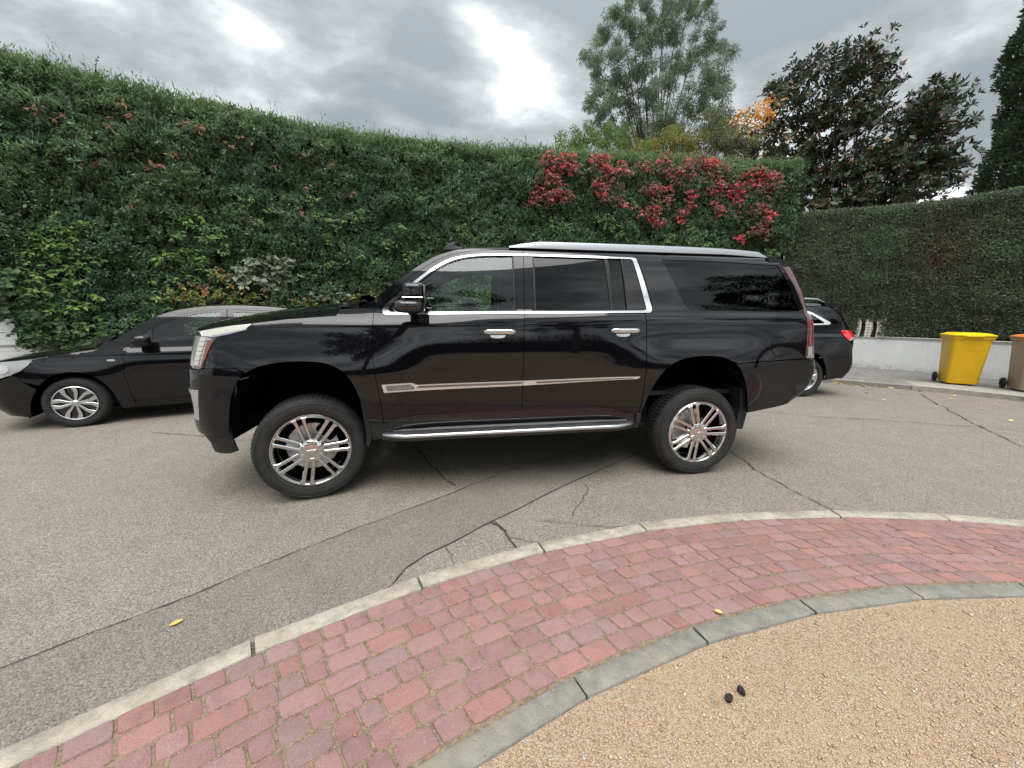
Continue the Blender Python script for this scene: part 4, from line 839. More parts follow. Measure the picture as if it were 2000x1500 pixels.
def sm(a, b_, x):
    t = np.clip((x - a) / (b_ - a), 0, 1); return t * t * (3 - 2 * t)
class Spl:
    def __init__(s, pts):
        s.x = np.array([p[0] for p in pts], float); s.y = np.array([p[1] for p in pts], float)
        h = np.diff(s.x); d = np.diff(s.y) / h; m = np.zeros(len(s.x)); m[0] = d[0]; m[-1] = d[-1]
        for i in range(1, len(d)):
            if d[i - 1] * d[i] > 0:
                w1 = 2 * h[i] + h[i - 1]; w2 = h[i] + 2 * h[i - 1]; m[i] = (w1 + w2) / (w1 / d[i - 1] + w2 / d[i])
        s.m = m
    def __call__(s, x):
        x = np.asarray(x, float); xc = np.clip(x, s.x[0], s.x[-1]); i = np.clip(np.searchsorted(s.x, xc) - 1, 0, len(s.x) - 2)
        h = s.x[i + 1] - s.x[i]; t = (xc - s.x[i]) / h
        return (s.y[i] * (1 + 2 * t) * (1 - t) ** 2 + h * s.m[i] * t * (1 - t) ** 2 + s.y[i + 1] * t * t * (3 - 2 * t) + h * s.m[i + 1] * t * t * (t - 1))
class Body:
    """side skin of a vehicle in its own frame: (s, z) -> point, +x to the rear, near side at low y"""
    def __init__(b, yc, Wz, flares, f0, F, r0, R, shift=None):
        b.yc = yc; b.Wz = Spl(Wz); b.fl = flares; b.f0 = Spl(f0); b.r0 = Spl(r0); b.F = F; b.R = R; b.shift = Spl(shift) if shift else None
    def W(b, x, z):
        zz = z + (b.shift(x) * sm(1.2, 1.33, z) * (1 - sm(1.5, 1.62, z)) if b.shift else 0)
        w_ = b.Wz(zz)
        for (xw, sx, h, z0, z1) in b.fl: w_ = w_ + h * np.exp(-((x - xw) / sx) ** 4) * (1 - sm(z0, z1, z))
        return w_
    def __call__(b, s, z, off=0.):
        s = np.asarray(s, float); z = np.asarray(z, float); s, z = np.broadcast_arrays(s, z); f0 = b.f0(z); r0 = b.r0(z)
        x = np.clip(s, f0, r0); W = b.W(x, z) + off; y = b.yc - W
        for sg, e, (a, c, bow) in ((-1, f0, b.F), (1, r0, b.R)):
            d = np.maximum((s - e) * sg, 0); Lc = (a + c) / 2 * np.pi / 2; th = np.clip(d / Lc, 0, 1) * np.pi / 2; t = np.maximum(d - Lc, 0); tm = np.maximum(W - c, .01); q = np.clip(t / tm, 0, 1)
            x = x + sg * ((a + off) * np.sin(th) + bow * (1 - (1 - q) ** 2)); y = y + c * (1 - np.cos(th)) + q * tm
        return np.stack([x, y, z], -1)
    def normal(b, s, z, off=0., e=.006):
        a = b(s + e, z, off) - b(s - e, z, off); c = b(s, z + e, off) - b(s, z - e, off); n = np.cross(a, c); return n / np.maximum(np.linalg.norm(n, axis=-1, keepdims=True), 1e-9)
def cat_mesh(name, parts, mats, parent):
    """parts: (V, F, N or None, mat index) -> one mesh with given vertex normals"""
    V = []; F = []; Nn_ = []; mi = []; has = []
    for v, f, n, k in parts:
        o = len(V); V += [tuple(p) for p in v]; F += [tuple(o + i for i in q) for q in f]; mi += [k] * len(f); Nn_ += [tuple(q) for q in n]
    me = bpy.data.meshes.new(name); me.from_pydata(V, [], F)
    for m_ in (mats if isinstance(mats, (list, tuple)) else [mats]): me.materials.append(m_)
    me.polygons.foreach_set('material_index', mi); me.polygons.foreach_set('use_smooth', [True] * len(F)); me.update()
    me.normals_split_custom_set_from_vertices(Nn_)
    return link(name, me, parent)
def patch2d(poly, holes, step):
    """triangulate a 2-D outline with holes, with interior points"""
    pts = []; ed = []
    for ring in [poly] + holes:
        rg = dens(ring, step); o = len(pts); pts += rg; ed += [(o + i, o + (i + 1) % len(rg)) for i in range(len(rg))]
    P = np.array(poly); lo = P.min(0); hi = P.max(0)
    gx = np.arange(lo[0] + step / 2, hi[0], step); gy = np.arange(lo[1] + step / 2, hi[1], step)
    if len(gx) and len(gy):
        G = np.array([(x + (step / 2 if j % 2 else 0), y) for j, y in enumerate(gy) for x in gx]); B_ = np.array(pts)
        k = inpoly(G, poly)
        for h in holes: k &= ~inpoly(G, h)
        G = G[k]
        if len(G):
            dmin = np.array([np.min(np.hypot(B_[:, 0] - g[0], B_[:, 1] - g[1])) for g in G]); G = G[dmin > step * .45]; pts += [tuple(g) for g in G]
    vo, e_, fa, *_ = delaunay_2d_cdt([Vector(p) for p in pts], ed, [], 0, 1e-6)
    V = np.array([(v.x, v.y) for v in vo]); F = [tuple(f) for f in fa]; cen = np.array([V[list(f)].mean(0) for f in F]); k = inpoly(cen, poly)
    for h in holes: k &= ~inpoly(cen, h)
    return V, [f for f, q in zip(F, k) if q]
def skin(B, name, polys, m, parent, holes=(), off=0., gap=.0022, thick=.02, step=.055, sides=(1, -1), lip=True, raised=False):
    """body panel(s) on the skin, both sides in the given list; edges turned inwards"""
    obs = []; gen = []
    for poly in polys:
        if area2(poly) < 0: poly = poly[::-1]
        p = inset(poly, gap) if gap else poly; hs = [(h if area2(h) > 0 else h[::-1]) for h in holes if inpoly(np.array([np.mean(h, 0)]), p)[0]]
        V, F = patch2d(p, hs, step); gen.append((V, F, p, hs))
    def make(sg):
        parts = []
        for V, F, p, hs in gen:
            P = B(V[:, 0], V[:, 1], off); Nn_ = B.normal(V[:, 0], V[:, 1], off)
            if sg < 0: P = P * [1, -1, 1] + [0, 2 * B.yc, 0]; Nn_ = Nn_ * [1, -1, 1]
            # orient faces
            Fa = np.array(F); g = np.cross(P[Fa[:, 1]] - P[Fa[:, 0]], P[Fa[:, 2]] - P[Fa[:, 0]]); FF = F if (g * Nn_[Fa[:, 0]]).sum() > 0 else [f[::-1] for f in F]
            parts.append((P, FF, Nn_, 0))
            if lip:
                for rg in [p] + hs:
                    R_ = np.array(dens(rg, step)); A = B(R_[:, 0], R_[:, 1], off); C = B(R_[:, 0], R_[:, 1], off - thick); n = len(R_)
                    Ns = B.normal(R_[:, 0], R_[:, 1], off)
                    if sg < 0: A = A * [1, -1, 1] + [0, 2 * B.yc, 0]; C = C * [1, -1, 1] + [0, 2 * B.yc, 0]; Ns = Ns * [1, -1, 1]
                    tg = np.roll(A, -1, 0) - np.roll(A, 1, 0); en = unit(np.cross(tg, Ns))
                    cen = A.mean(0)
                    if rg is not p: en = -en * np.sign(((A - cen) * en).sum()); 
                    else: en = en * np.sign(((A - cen) * en).sum())
                    VV = np.r_[A, C]; NN = np.r_[en, en]; FFq = []
                    for i in range(n):
                        j = (i + 1) % n; q = (i, j, n + j, n + i); g = np.cross(VV[q[1]] - VV[q[0]], VV[q[3]] - VV[q[0]])
                        FFq.append(q if g @ en[i] > 0 else q[::-1])
                    parts.append((VV, FFq, NN, 0))
        return parts
    if sides == 'both':
        return cat_mesh(name, make(1) + make(-1), m, parent)
    for sg in sides: obs.append(cat_mesh(name, make(sg), m, parent))
    return obs
def gridsurf(name, P, m, parent, flip=False):
    """P (nu, nv, 3) -> smooth sheet with shared vertex normals"""
    nu, nv = P.shape[:2]; V = P.reshape(-1, 3); du = np.gradient(P, axis=0); dv = np.gradient(P, axis=1); Nn_ = unit(np.cross(du, dv)).reshape(-1, 3)
    F = [(i * nv + j, (i + 1) * nv + j, (i + 1) * nv + j + 1, i * nv + j + 1) for i in range(nu - 1) for j in range(nv - 1)]
    if flip: Nn_ = -Nn_; F = [f[::-1] for f in F]
    return cat_mesh(name, [(V, F, Nn_, 0)], m, parent)
def strip3(path, n):
    P = np.array(path, float); d = np.r_[0, np.cumsum(np.linalg.norm(np.diff(P, axis=0), axis=1))]; s = np.linspace(0, d[-1], n); return np.stack([np.interp(s, d, P[:, k]) for k in range(P.shape[1])], -1)

def wheel(parent, pos, R, Rr, wd, spoke, steer=0., side=-1, blocks=72, hub_mark=False, rim_mat='rim', tread_w=None):
    """side -1: the face looks to low y. Built face-out along -y at y=0"""
    t = bpy.data.objects.new('wheel', None); COL.objects.link(t); t.parent = parent; t.location = pos; t.rotation_euler = (0, 0, steer if side < 0 else steer + math.pi)
    hw = wd
    # tyre
    b = MB(); rs = Rr + .006; sh = R - .022
    prof = [(Rr - .012, .03), (Rr + .002, .004), (rs + .012, -.004), (rs + (R - rs) * .35, -.013), (rs + (R - rs) * .62, -.012), (rs + (R - rs) * .80, -.003), (R - .022, .010), (R - .010, .020), (R - .004, .034), (R - .002, .055)]
    prof += [(R - .002, hw - .055), (R - .010, hw - .02), (R - .03, hw - .006), (Rr + .03, hw + .004), (Rr - .012, hw - .03)]
    b.lathe(prof, n=96)
    # tread and shoulder blocks
    nb = blocks
    for k in range(nb):
        a0 = 2 * math.pi * k / nb; da = 2 * math.pi / nb
        for (y0, y1, rr0, rr1, sk) in ((.012, .048, R - .019, R - .001, .0), (.056, hw / 2 - .008, R - .003, R + .003, .35), (hw / 2 + .004, hw - .058, R - .003, R + .003, -.35)):
            g = .16 * da; V = []
            for (aa, yy) in ((a0 + g, y0), (a0 + da - g, y0), (a0 + da - g + sk * da, y1), (a0 + g + sk * da, y1)):
                ro = rr0 if yy == y0 and y0 < .02 else rr1
                V.append((math.cos(aa) * (ro - .012), yy, math.sin(aa) * (ro - .012))); V.append((math.cos(aa) * (ro + .003), yy, math.sin(aa) * (ro + .003)))
            b.add(V, [(1, 3, 5, 7), (0, 1, 3, 2), (2, 3, 5, 4), (4, 5, 7, 6), (6, 7, 1, 0)])
    # raised ring on the sidewall
    for rq in (rs + .018, rs + (R - rs) * .72): b.lathe([(rq - .002, -.0125 if rq > rs + .03 else -.008), (rq, -.0155 if rq > rs + .03 else -.0105), (rq + .002, -.0125 if rq > rs + .03 else -.008)], n=72)
    ty = b.build('tyre', M['rubber'], t, smooth=35)
    # rim barrel and lip
    b = MB(); b.lathe([(Rr, .012), (Rr + .003, .002), (Rr - .002, -.003), (Rr - .010, -.002), (Rr - .016, .006), (Rr - .022, .03), (Rr - .03, hw * .55), (Rr - .012, hw * .95)], n=72)
    spoke(b, Rr)
    rm = b.build('rim', [M[rim_mat], M['gloss_black'], M['satin']], t, smooth=32)
    # brake disc, caliper, dark back
    b = MB(); b.lathe([(.05, hw * .50), (.05, hw * .46), (Rr * .66, hw * .46), (Rr * .66, hw * .50)], m=0, n=40); b.build('brake_disc', M['satin'], t, smooth=30)
    b = MB(); b.box((Rr * .40, hw * .44, Rr * .42), (.05, .035, .075), R=Matrix.Rotation(-.75, 3, 'Y'), bev=.008); b.lathe([(Rr * .35, hw * .6), (Rr - .03, hw * .62)], n=32); b.build('caliper', M['void'], t, smooth=40)
    return t
def pol(r, a): return (r * math.cos(a), r * math.sin(a))
def face3(y0): return lambda u, v, w_: (u, y0 - w_, v)
def twin_spokes(b, Rr):
    """seven pairs of bars with a slot in each pair, broad hub with a cap"""
    n = 7; rh = Rr * .33; ro = Rr - .012
    for k in range(n):
        a = math.radians(105) + 2 * math.pi * k / n; ca, sa = math.cos(a), math.sin(a)
        def rot(p): return (p[0] * ca - p[1] * sa, p[0] * sa + p[1] * ca)
        for s in (1, -1):
            # inner slot edge nearly parallel, outer edge flares into the rim
            ol = [(rh * .85, s * .010), (ro, s * .0165), (ro * math.cos(.21), s * ro * math.sin(.21)), (ro * .86, s * ro * .153), (ro * .78, s * .042), (rh * .95, s * .036)]
            if s < 0: ol = ol[::-1]
            b.prism([rot(p) for p in ol], .040, lambda u, v, w_: (u, .030 - w_ + .012 * (1 - math.hypot(u, v) / ro), v), 0, cham=.004)
    b.lathe([(ro + .002, .02), (ro + .001, .004), (ro - .010, .002), (ro - .014, .012), (ro - .016, .03)], n=72)
    b.lathe([(0.0001, -.018), (.05, -.019), (rh * .80, -.014), (rh * .93, -.006), (rh * .98, .012), (rh * .9, .05)], n=56)
    for k in range(6):
        a = math.radians(30) + k * math.pi / 3; ca, sa = math.cos(a), math.sin(a); q = [(rh * .58, -.016), (rh * .90, -.013), (rh * .90, .013), (rh * .58, .016)]
        b.prism([(p[0] * ca - p[1] * sa, p[0] * sa + p[1] * ca) for p in q], .010, face3(-.009), 0, cham=.003)
    # crest on the cap: a flat broad V shield
    b.prism([(-.033, .013), (-.012, .010), (0, .016), (.012, .010), (.033, .013), (.020, -.010), (0, -.018), (-.020, -.010)], .004, face3(-.0185), 0, cham=.0015)
    b.prism([(-.026, .010), (0, .012), (.026, .010), (.016, -.006), (0, -.012), (-.016, -.006)], .0015, face3(-.0226), 2, cham=.0005)
def bent_spokes(b, Rr):
    """hub cap: pairs of thin silver arms that kink and meet the next pair at the rim"""
    n = 9; ro = Rr - .006
    angs = [85, 62 + 0, 22, -14, -52, -95, -128, 197, 157, 125]
    angs = [82, 48, 12, -8, -48, -80, -125 + 0, 196, 164, 126]
    sg = [1, -1, 1, -1, 1, -1, 1, -1, 1, -1]
    for a0, s in zip(angs, sg):
        a = math.radians(a0); s2 = s
        def P(r, da): return pol(r, a + s2 * da)
        ol = [P(ro * .15, -.32), P(ro * .15, .32), P(ro * .66, .115), P(ro * .985, .24), P(ro * .985, -.02), P(ro * .70, -.125)]
        if s < 0: ol = ol[::-1]
        b.prism(ol, .016, face3(.012), 2, cham=.002)
    b.lathe([(ro + .004, .012), (ro + .004, -.006), (ro - .001, -.009), (ro - .007, -.006), (ro - .008, .012)], m=2, n=64)
    b.lathe([(.0001, -.012), (Rr * .12, -.012), (Rr * .17, -.004), (Rr * .19, .012)], m=2, n=36)
    b.lathe([(.02, .03), (ro - .005, .026)], m=1, n=40)
def five_spokes(b, Rr):
    n = 5; ro = Rr - .01
    for k in range(n):
        a = math.radians(70) + 2 * math.pi * k / n; P = lambda r, da: pol(r, a + da)
        b.prism([P(ro * .2, -.6), P(ro * .2, .6), P(ro * .6, .17), P(ro, .30), P(ro, -.30), P(ro * .6, -.17)][::1], .03, face3(.03), 0, cham=.004)
    b.lathe([(.0001, -.008), (Rr * .22, -.006), (Rr * .26, .01)], n=36); b.lathe([(ro, .02), (ro, .002), (ro - .012, .002), (ro - .016, .02)], n=64)

def seats(parent, specs, name='seat'):
    for (x, y, z, sc) in specs:
        b = MB(); b.box((x, y, z), (.25 * sc, .25 * sc, .08), bev=.03); b.box((x + .27 * sc, y, z + .36), (.07, .24 * sc, .33), R=Matrix.Rotation(.22, 3, 'Y'), bev=.035); b.box((x + .37 * sc, y, z + .77), (.045, .13, .09), bev=.03)
        b.tube([(x + .34 * sc, y - .06, z + .62), (x + .36 * sc, y - .06, z + .72)], .008, n=6); b.tube([(x + .34 * sc, y + .06, z + .62), (x + .36 * sc, y + .06, z + .72)], .008, n=6)
        b.build(name, M['seat'], parent, smooth=50)
def well(parent, x, z, r, y0, y1, name='wheel_housing', zb=.35):
    """dark half tunnel round a wheel"""
    b = MB(); n = 18; V = []
    for y in (y0, y1):
        for k in range(n + 1):
            a = math.pi * k / n; V.append((x + r * math.cos(a), y, z + r * math.sin(a)))
        V += [(x - r, y, zb), (x + r, y, zb)]
    m_ = n + 3; order = [m_ - 2 - 0] ; idx = [n + 2] + list(range(n + 1)) + [n + 1]
    F = [(idx[i], idx[i + 1], m_ + idx[i + 1], m_ + idx[i]) for i in range(len(idx) - 1)]; F.append(tuple(m_ + i for i in idx))
    b.add(V, F); return b.build(name, M['void'], parent)
def mir(poly): return poly
# ------------------------------------------------------------------ the big black vehicle
WZ = [(.28, .93), (.40, .95), (.5, .975), (.65, .993), (.85, 1.005), (1.0, 1.010), (1.15, 1.010), (1.3, 1.003), (1.40, .994), (1.425, .988), (1.455, .966), (1.485, .945), (1.52, .932), (1.7, .885), (1.88, .825), (1.96, .785), (2.05, .70)]
B = Body(1.0, WZ, [(0., .72, .06, .98, 1.36), (3.302, .72, .05, .98, 1.34)],
  [(0.3, -0.523), (0.45, -0.53), (0.6, -0.592), (0.8, -0.592), (1.0, -0.573), (1.2, -0.542), (1.35, -0.516), (1.45, -0.51)], (.34, .36, .10),
  [(0.45, 3.93), (0.55, 4.02), (0.7, 4.27), (0.85, 4.388), (0.98, 4.406), (1.05, 4.379), (1.2, 4.341), (1.4, 4.317), (1.6, 4.288), (1.8, 4.223), (1.93, 4.174)], (.16, .30, .06),
  shift=[(-1, .060), (.15, .046), (.5, .036), (1.68, .010), (2.7, -.002), (4.5, -.003)])
M['badge'] = mat('badge_inlay', (.20, .20, .20), .35, .3); M['moulding'] = mat('bright_moulding', (.82, .83, .84), .38, .85)
V1 = empty('black_suv', (0, 0, 0), 0, 'long lifted black luxury off-road vehicle with chrome trim in the middle', 'car')
BP = M['black_paint']
farch = soft([(-.556, .588), (-.532, .721), (-.503, .845), (-.456, .952), (-.387, 1.03), (-.287, 1.08), (-.152, 1.105), (.019, 1.111), (.181, 1.094), (.292, 1.031), (.355, .933), (.400, .791), (.455, .606)], 2, 50, closed=False)
rarch = soft([(2.728, .613), (2.770, .757), (2.812, .858), (2.864, .949), (2.941, 1.032), (3.071, 1.093), (3.254, 1.114), (3.433, 1.103), (3.555, 1.058), (3.647, .965), (3.712, .832), (3.773, .576)], 2, 50, closed=False)
# the part of the front arch that belongs to the bumper (below the seam) and to the wing
fa_b = [p for p in farch if p[0] < -.40 and p[1] < 1.02]; fa_f = [p for p in farch if not (p[0] < -.40 and p[1] < 1.02)]
head = [(-1.02, 1.325), (-1.05, 1.06), (-.727, 1.055), (-.676, 1.073), (-.611, 1.216), (-.574, 1.281), (-.495, 1.305), (-.374, 1.339), (-.331, 1.383), (-.462, 1.372), (-.594, 1.350), (-.776, 1.322)]
wing = [(-.331, 1.387), (-.094, 1.417), (.237, 1.442), (.262, 1.492), (.400, 1.502), (.515, 1.503), (.509, 1.443), (.499, 1.162), (.519, .956), (.545, .74), (.556, .606), (.456, .606)] + fa_f[::-1][1:] + [(-.395, 1.044), (-.461, 1.066), (-.668, 1.063), (-.611, 1.216), (-.574, 1.281), (-.495, 1.305), (-.374, 1.339)]
skin(B, 'fender', [wing], BP, V1)
bump = [(-.668, 1.063), (-.461, 1.066), (-.400, 1.040)] + fa_b[::-1] + [(-.556, .565), (-.62, .550), (-1.77, .550), (-1.77, .80), (-1.12, .80), (-1.05, 1.03), (-.79, 1.050)]
fogp = [(-1.03, .905), (-.735, .910), (-.790, .664), (-.98, .655)]
skin(B, 'front_bumper', [bump], BP, V1, holes=[fogp], sides='both')
skin(B, 'front_lip', [[(-.552, .625), (-.552, .575), (-.535, .42), (-.60, .398), (-.80, .385), (-1.0, .42), (-1.77, .46), (-1.77, .56), (-.9, .56), (-.65, .625)]], M['matt_black'], V1, sides='both', off=-.012)
for sg in (1, -1):
    hl = skin(B, 'headlight', [head], M['lamp_dark'], V1, off=-.010, sides=(sg,))[0]
    skin(B, 'lens_chrome', [[(-1.0, 1.30), (-1.0, 1.08), (-.80, 1.07), (-.70, 1.075), (-.645, 1.20), (-.60, 1.275), (-.66, 1.29)]], M['lamp_clear'], hl, off=-.004, sides=(sg,), gap=.004)
    for k in range(6):
        z0 = 1.085 + k * .034; x0 = -.775 + .012 * k; skin(B, 'led_cell', [[(x0, z0), (x0 + .055, z0 + .002), (x0 + .060, z0 + .030), (x0 + .005, z0 + .028)]], M['lamp_cell'], hl, off=.002, sides=(sg,), gap=0)
    skin(B, 'amber_marker', [[(-.645, 1.262), (-.582, 1.276), (-.618, 1.216), (-.680, 1.083), (-.700, 1.075), (-.668, 1.17)]], M['amber'], hl, off=.001, sides=(sg,), gap=.001)
    skin(B, 'upper_blade', [[(-.70, 1.292), (-.58, 1.288), (-.495, 1.308), (-.378, 1.342), (-.338, 1.381), (-.462, 1.370), (-.594, 1.347), (-.74, 1.325)]], M['blade'], hl, off=.001, sides=(sg,), gap=.001)
    skin(B, 'blade_edge', [[(-.60, 1.287), (-.495, 1.304), (-.376, 1.338), (-.360, 1.350), (-.49, 1.318), (-.60, 1.300)]], M['chrome'], hl, off=.006, sides=(sg,), gap=0)
    fg = skin(B, 'fog_light', [fogp], M['lamp_dark'], V1, off=-.012, sides=(sg,), gap=0)[0]
    skin(B, 'trim', [[(-.97, .900), (-.742, .904), (-.760, .80), (-.785, .672), (-.86, .668), (-.83, .78), (-.845, .86)]], M['lamp_clear'], fg, off=.002, sides=(sg,), gap=0)
skin(B, 'grille', [[(-1.77, .81), (-1.13, .81), (-1.06, 1.05), (-1.05, 1.31), (-1.77, 1.31)]], M['lamp_dark'], V1, sides='both', off=-.02)
skin(B, 'grille_bars', [[(-1.75, z), (-1.10, z), (-1.10, z + .022), (-1.75, z + .022)] for z in np.arange(.85, 1.28, .062)], M['chrome'], V1, sides='both', off=.004, gap=0)
# hood: blended between the wing tops, the nose line and the cowl
nu, nv = 40, 41
S_ = strip3([(-.60, 1.346), (-.462, 1.372), (-.331, 1.387), (-.094, 1.417), (.237, 1.442), (.262, 1.492), (.400, 1.502)], nu)
S_ = np.array([(x, z) for x, z in zip(np.interp(np.linspace(0, 1, nu), np.linspace(0, 1, 6), [-.60, -.462, -.331, -.094, .237, .40]), np.interp(np.linspace(0, 1, nu), np.linspace(0, 1, 6), [1.348, 1.374, 1.389, 1.419, 1.446, 1.503]))])
side = B(S_[:, 0], S_[:, 1], 0.); P = np.zeros((nu, nv, 3)); vv = np.linspace(0, 1, nv)
for j, v in enumerate(vv):
    c = min(v, 1 - v) * 2; F0 = B(np.array([-.60 - c * 1.17]), np.array([1.348 - .02 * (1 - c)]), 0.)[0]; Fs = B(np.array([-.60]), np.array([1.348]), 0.)[0]
    dF = F0 - Fs; 
    if v > .5: dF = np.array([dF[0], 2 * (1.0 - Fs[1]) - dF[1], dF[2]]); 
    tt = np.linspace(0, 1, nu)[:, None]; dC = np.array([-.10 * (1 - (1 - c) ** 2), 0, .03 * c])
    wfull = 2 * (1.0 - side[:, 1])
    base = side.copy(); yy = side[:, 1] + wfull * v
    k = (1 - tt[:, 0]) ** 1.0; crown = (.030 + .075 * tt[:, 0] ** .7) * (1 - (1 - c) ** 2.6) * np.clip(tt[:, 0] * 9, .0, 1) ** .5
    P[:, j, 0] = base[:, 0] + k * dF[0] + (1 - k) * dC[0]
    yk = k ** 3; yfront = Fs[1] + (dF[1] if v <= .5 else dF[1]); P[:, j, 1] = yy * (1 - yk) + (yfront if True else 0) * yk
    P[:, j, 2] = base[:, 2] + k * (dF[2]) + (1 - k) * dC[2] + crown
hood = gridsurf('hood', P, BP, V1)
# greenhouse: roof side, doors, chrome
frameseam = [(.515, 1.503), (.573, 1.572), (.692, 1.67), (.812, 1.764), (.934, 1.847), (1.058, 1.914), (1.183, 1.951), (1.313, 1.973), (1.612, 1.989), (1.708, 1.989)]
roofedge = [(.425, 1.504), (.457, 1.520), (.574, 1.614), (.692, 1.713), (.812, 1.807), (.923, 1.88), (.996, 1.921), (1.122, 1.966), (1.25, 1.990), (1.378, 2.001), (1.616, 2.013), (1.989, 2.018), (2.656, 2.018), (3.109, 2.014), (3.612, 2.002), (4.015, 1.986), (4.085, 1.975)]
fs = soft(frameseam, 2, 50, closed=False); re_ = soft(roofedge, 2, 50, closed=False)
side_top = [(.405, 1.504)] + fs[:-1] + [(1.708, 1.990), (2.640, 1.989)] + [(2.640, 2.0185)] + [p for p in re_[::-1] if p[0] < 2.64]
skin(B, 'roof_side', [side_top], BP, V1, gap=.0015)
hole1 = soft([(.632, 1.484), (.648, 1.518), (.745, 1.610), (.83, 1.678), (.96, 1.783), (1.075, 1.855), (1.165, 1.890), (1.285, 1.915), (1.44, 1.926), (1.607, 1.931), (1.600, 1.490), (.975, 1.482), (.655, 1.478)], 1, 40)
hole2 = [(1.787, 1.932), (2.09, 1.934), (2.558, 1.934), (2.580, 1.503), (2.1, 1.500), (1.784, 1.497)]
sill1 = [(1.669, .661), (1.225, .663), (.823, .661), (.656, .641), (.556, .606)]
d1 = [(.515, 1.503)] + fs[1:-1] + [(1.703, 1.989), (1.690, 1.516), (1.678, 1.353), (1.669, .923)] + sill1 + [(.545, .74), (.519, .956), (.499, 1.162), (.509, 1.443)]
dr1 = skin(B, 'door', [d1], BP, V1, holes=[hole1])
d2 = [(1.703, 1.989), (2.054, 1.989), (2.643, 1.989), (2.713, 1.952), (2.812, 1.540), (2.812, 1.495), (2.795, 1.479), (2.728, 1.474), (2.736, 1.31), (2.734, .98), (2.719, .712), (2.703, .612), (2.601, .614), (2.467, .660), (2.336, .673), (1.669, .663), (1.669, .923), (1.678, 1.353), (1.690, 1.516)]
dr2 = skin(B, 'door', [d2], BP, V1, holes=[hole2])
co = soft([(.596, 1.525), (.715, 1.628), (.805, 1.699), (.934, 1.803), (1.057, 1.879), (1.152, 1.914), (1.278, 1.937), (1.44, 1.946), (1.692, 1.953)], 2, 50, closed=False)
ci = soft([(1.692, 1.939), (1.44, 1.933), (1.285, 1.924), (1.165, 1.900), (1.073, 1.865), (.955, 1.793), (.825, 1.688), (.740, 1.619), (.632, 1.520)], 2, 50, closed=False)
c1 = [(1.681, 1.467), (.975, 1.457), (.61, 1.452), (.588, 1.457), (.575, 1.472), (.578, 1.496)] + co + ci + [(.618, 1.490), (.638, 1.473), (.975, 1.475), (1.681, 1.484)]
c2 = [(1.700, 1.953), (2.047, 1.953), (2.631, 1.951), (2.680, 1.949), (2.699, 1.940), (2.805, 1.515), (2.800, 1.492), (2.785, 1.481), (2.754, 1.479), (1.685, 1.467), (1.685, 1.484), (2.73, 1.496), (2.756, 1.508), (2.664, 1.924), (2.646, 1.937), (1.700, 1.939)]
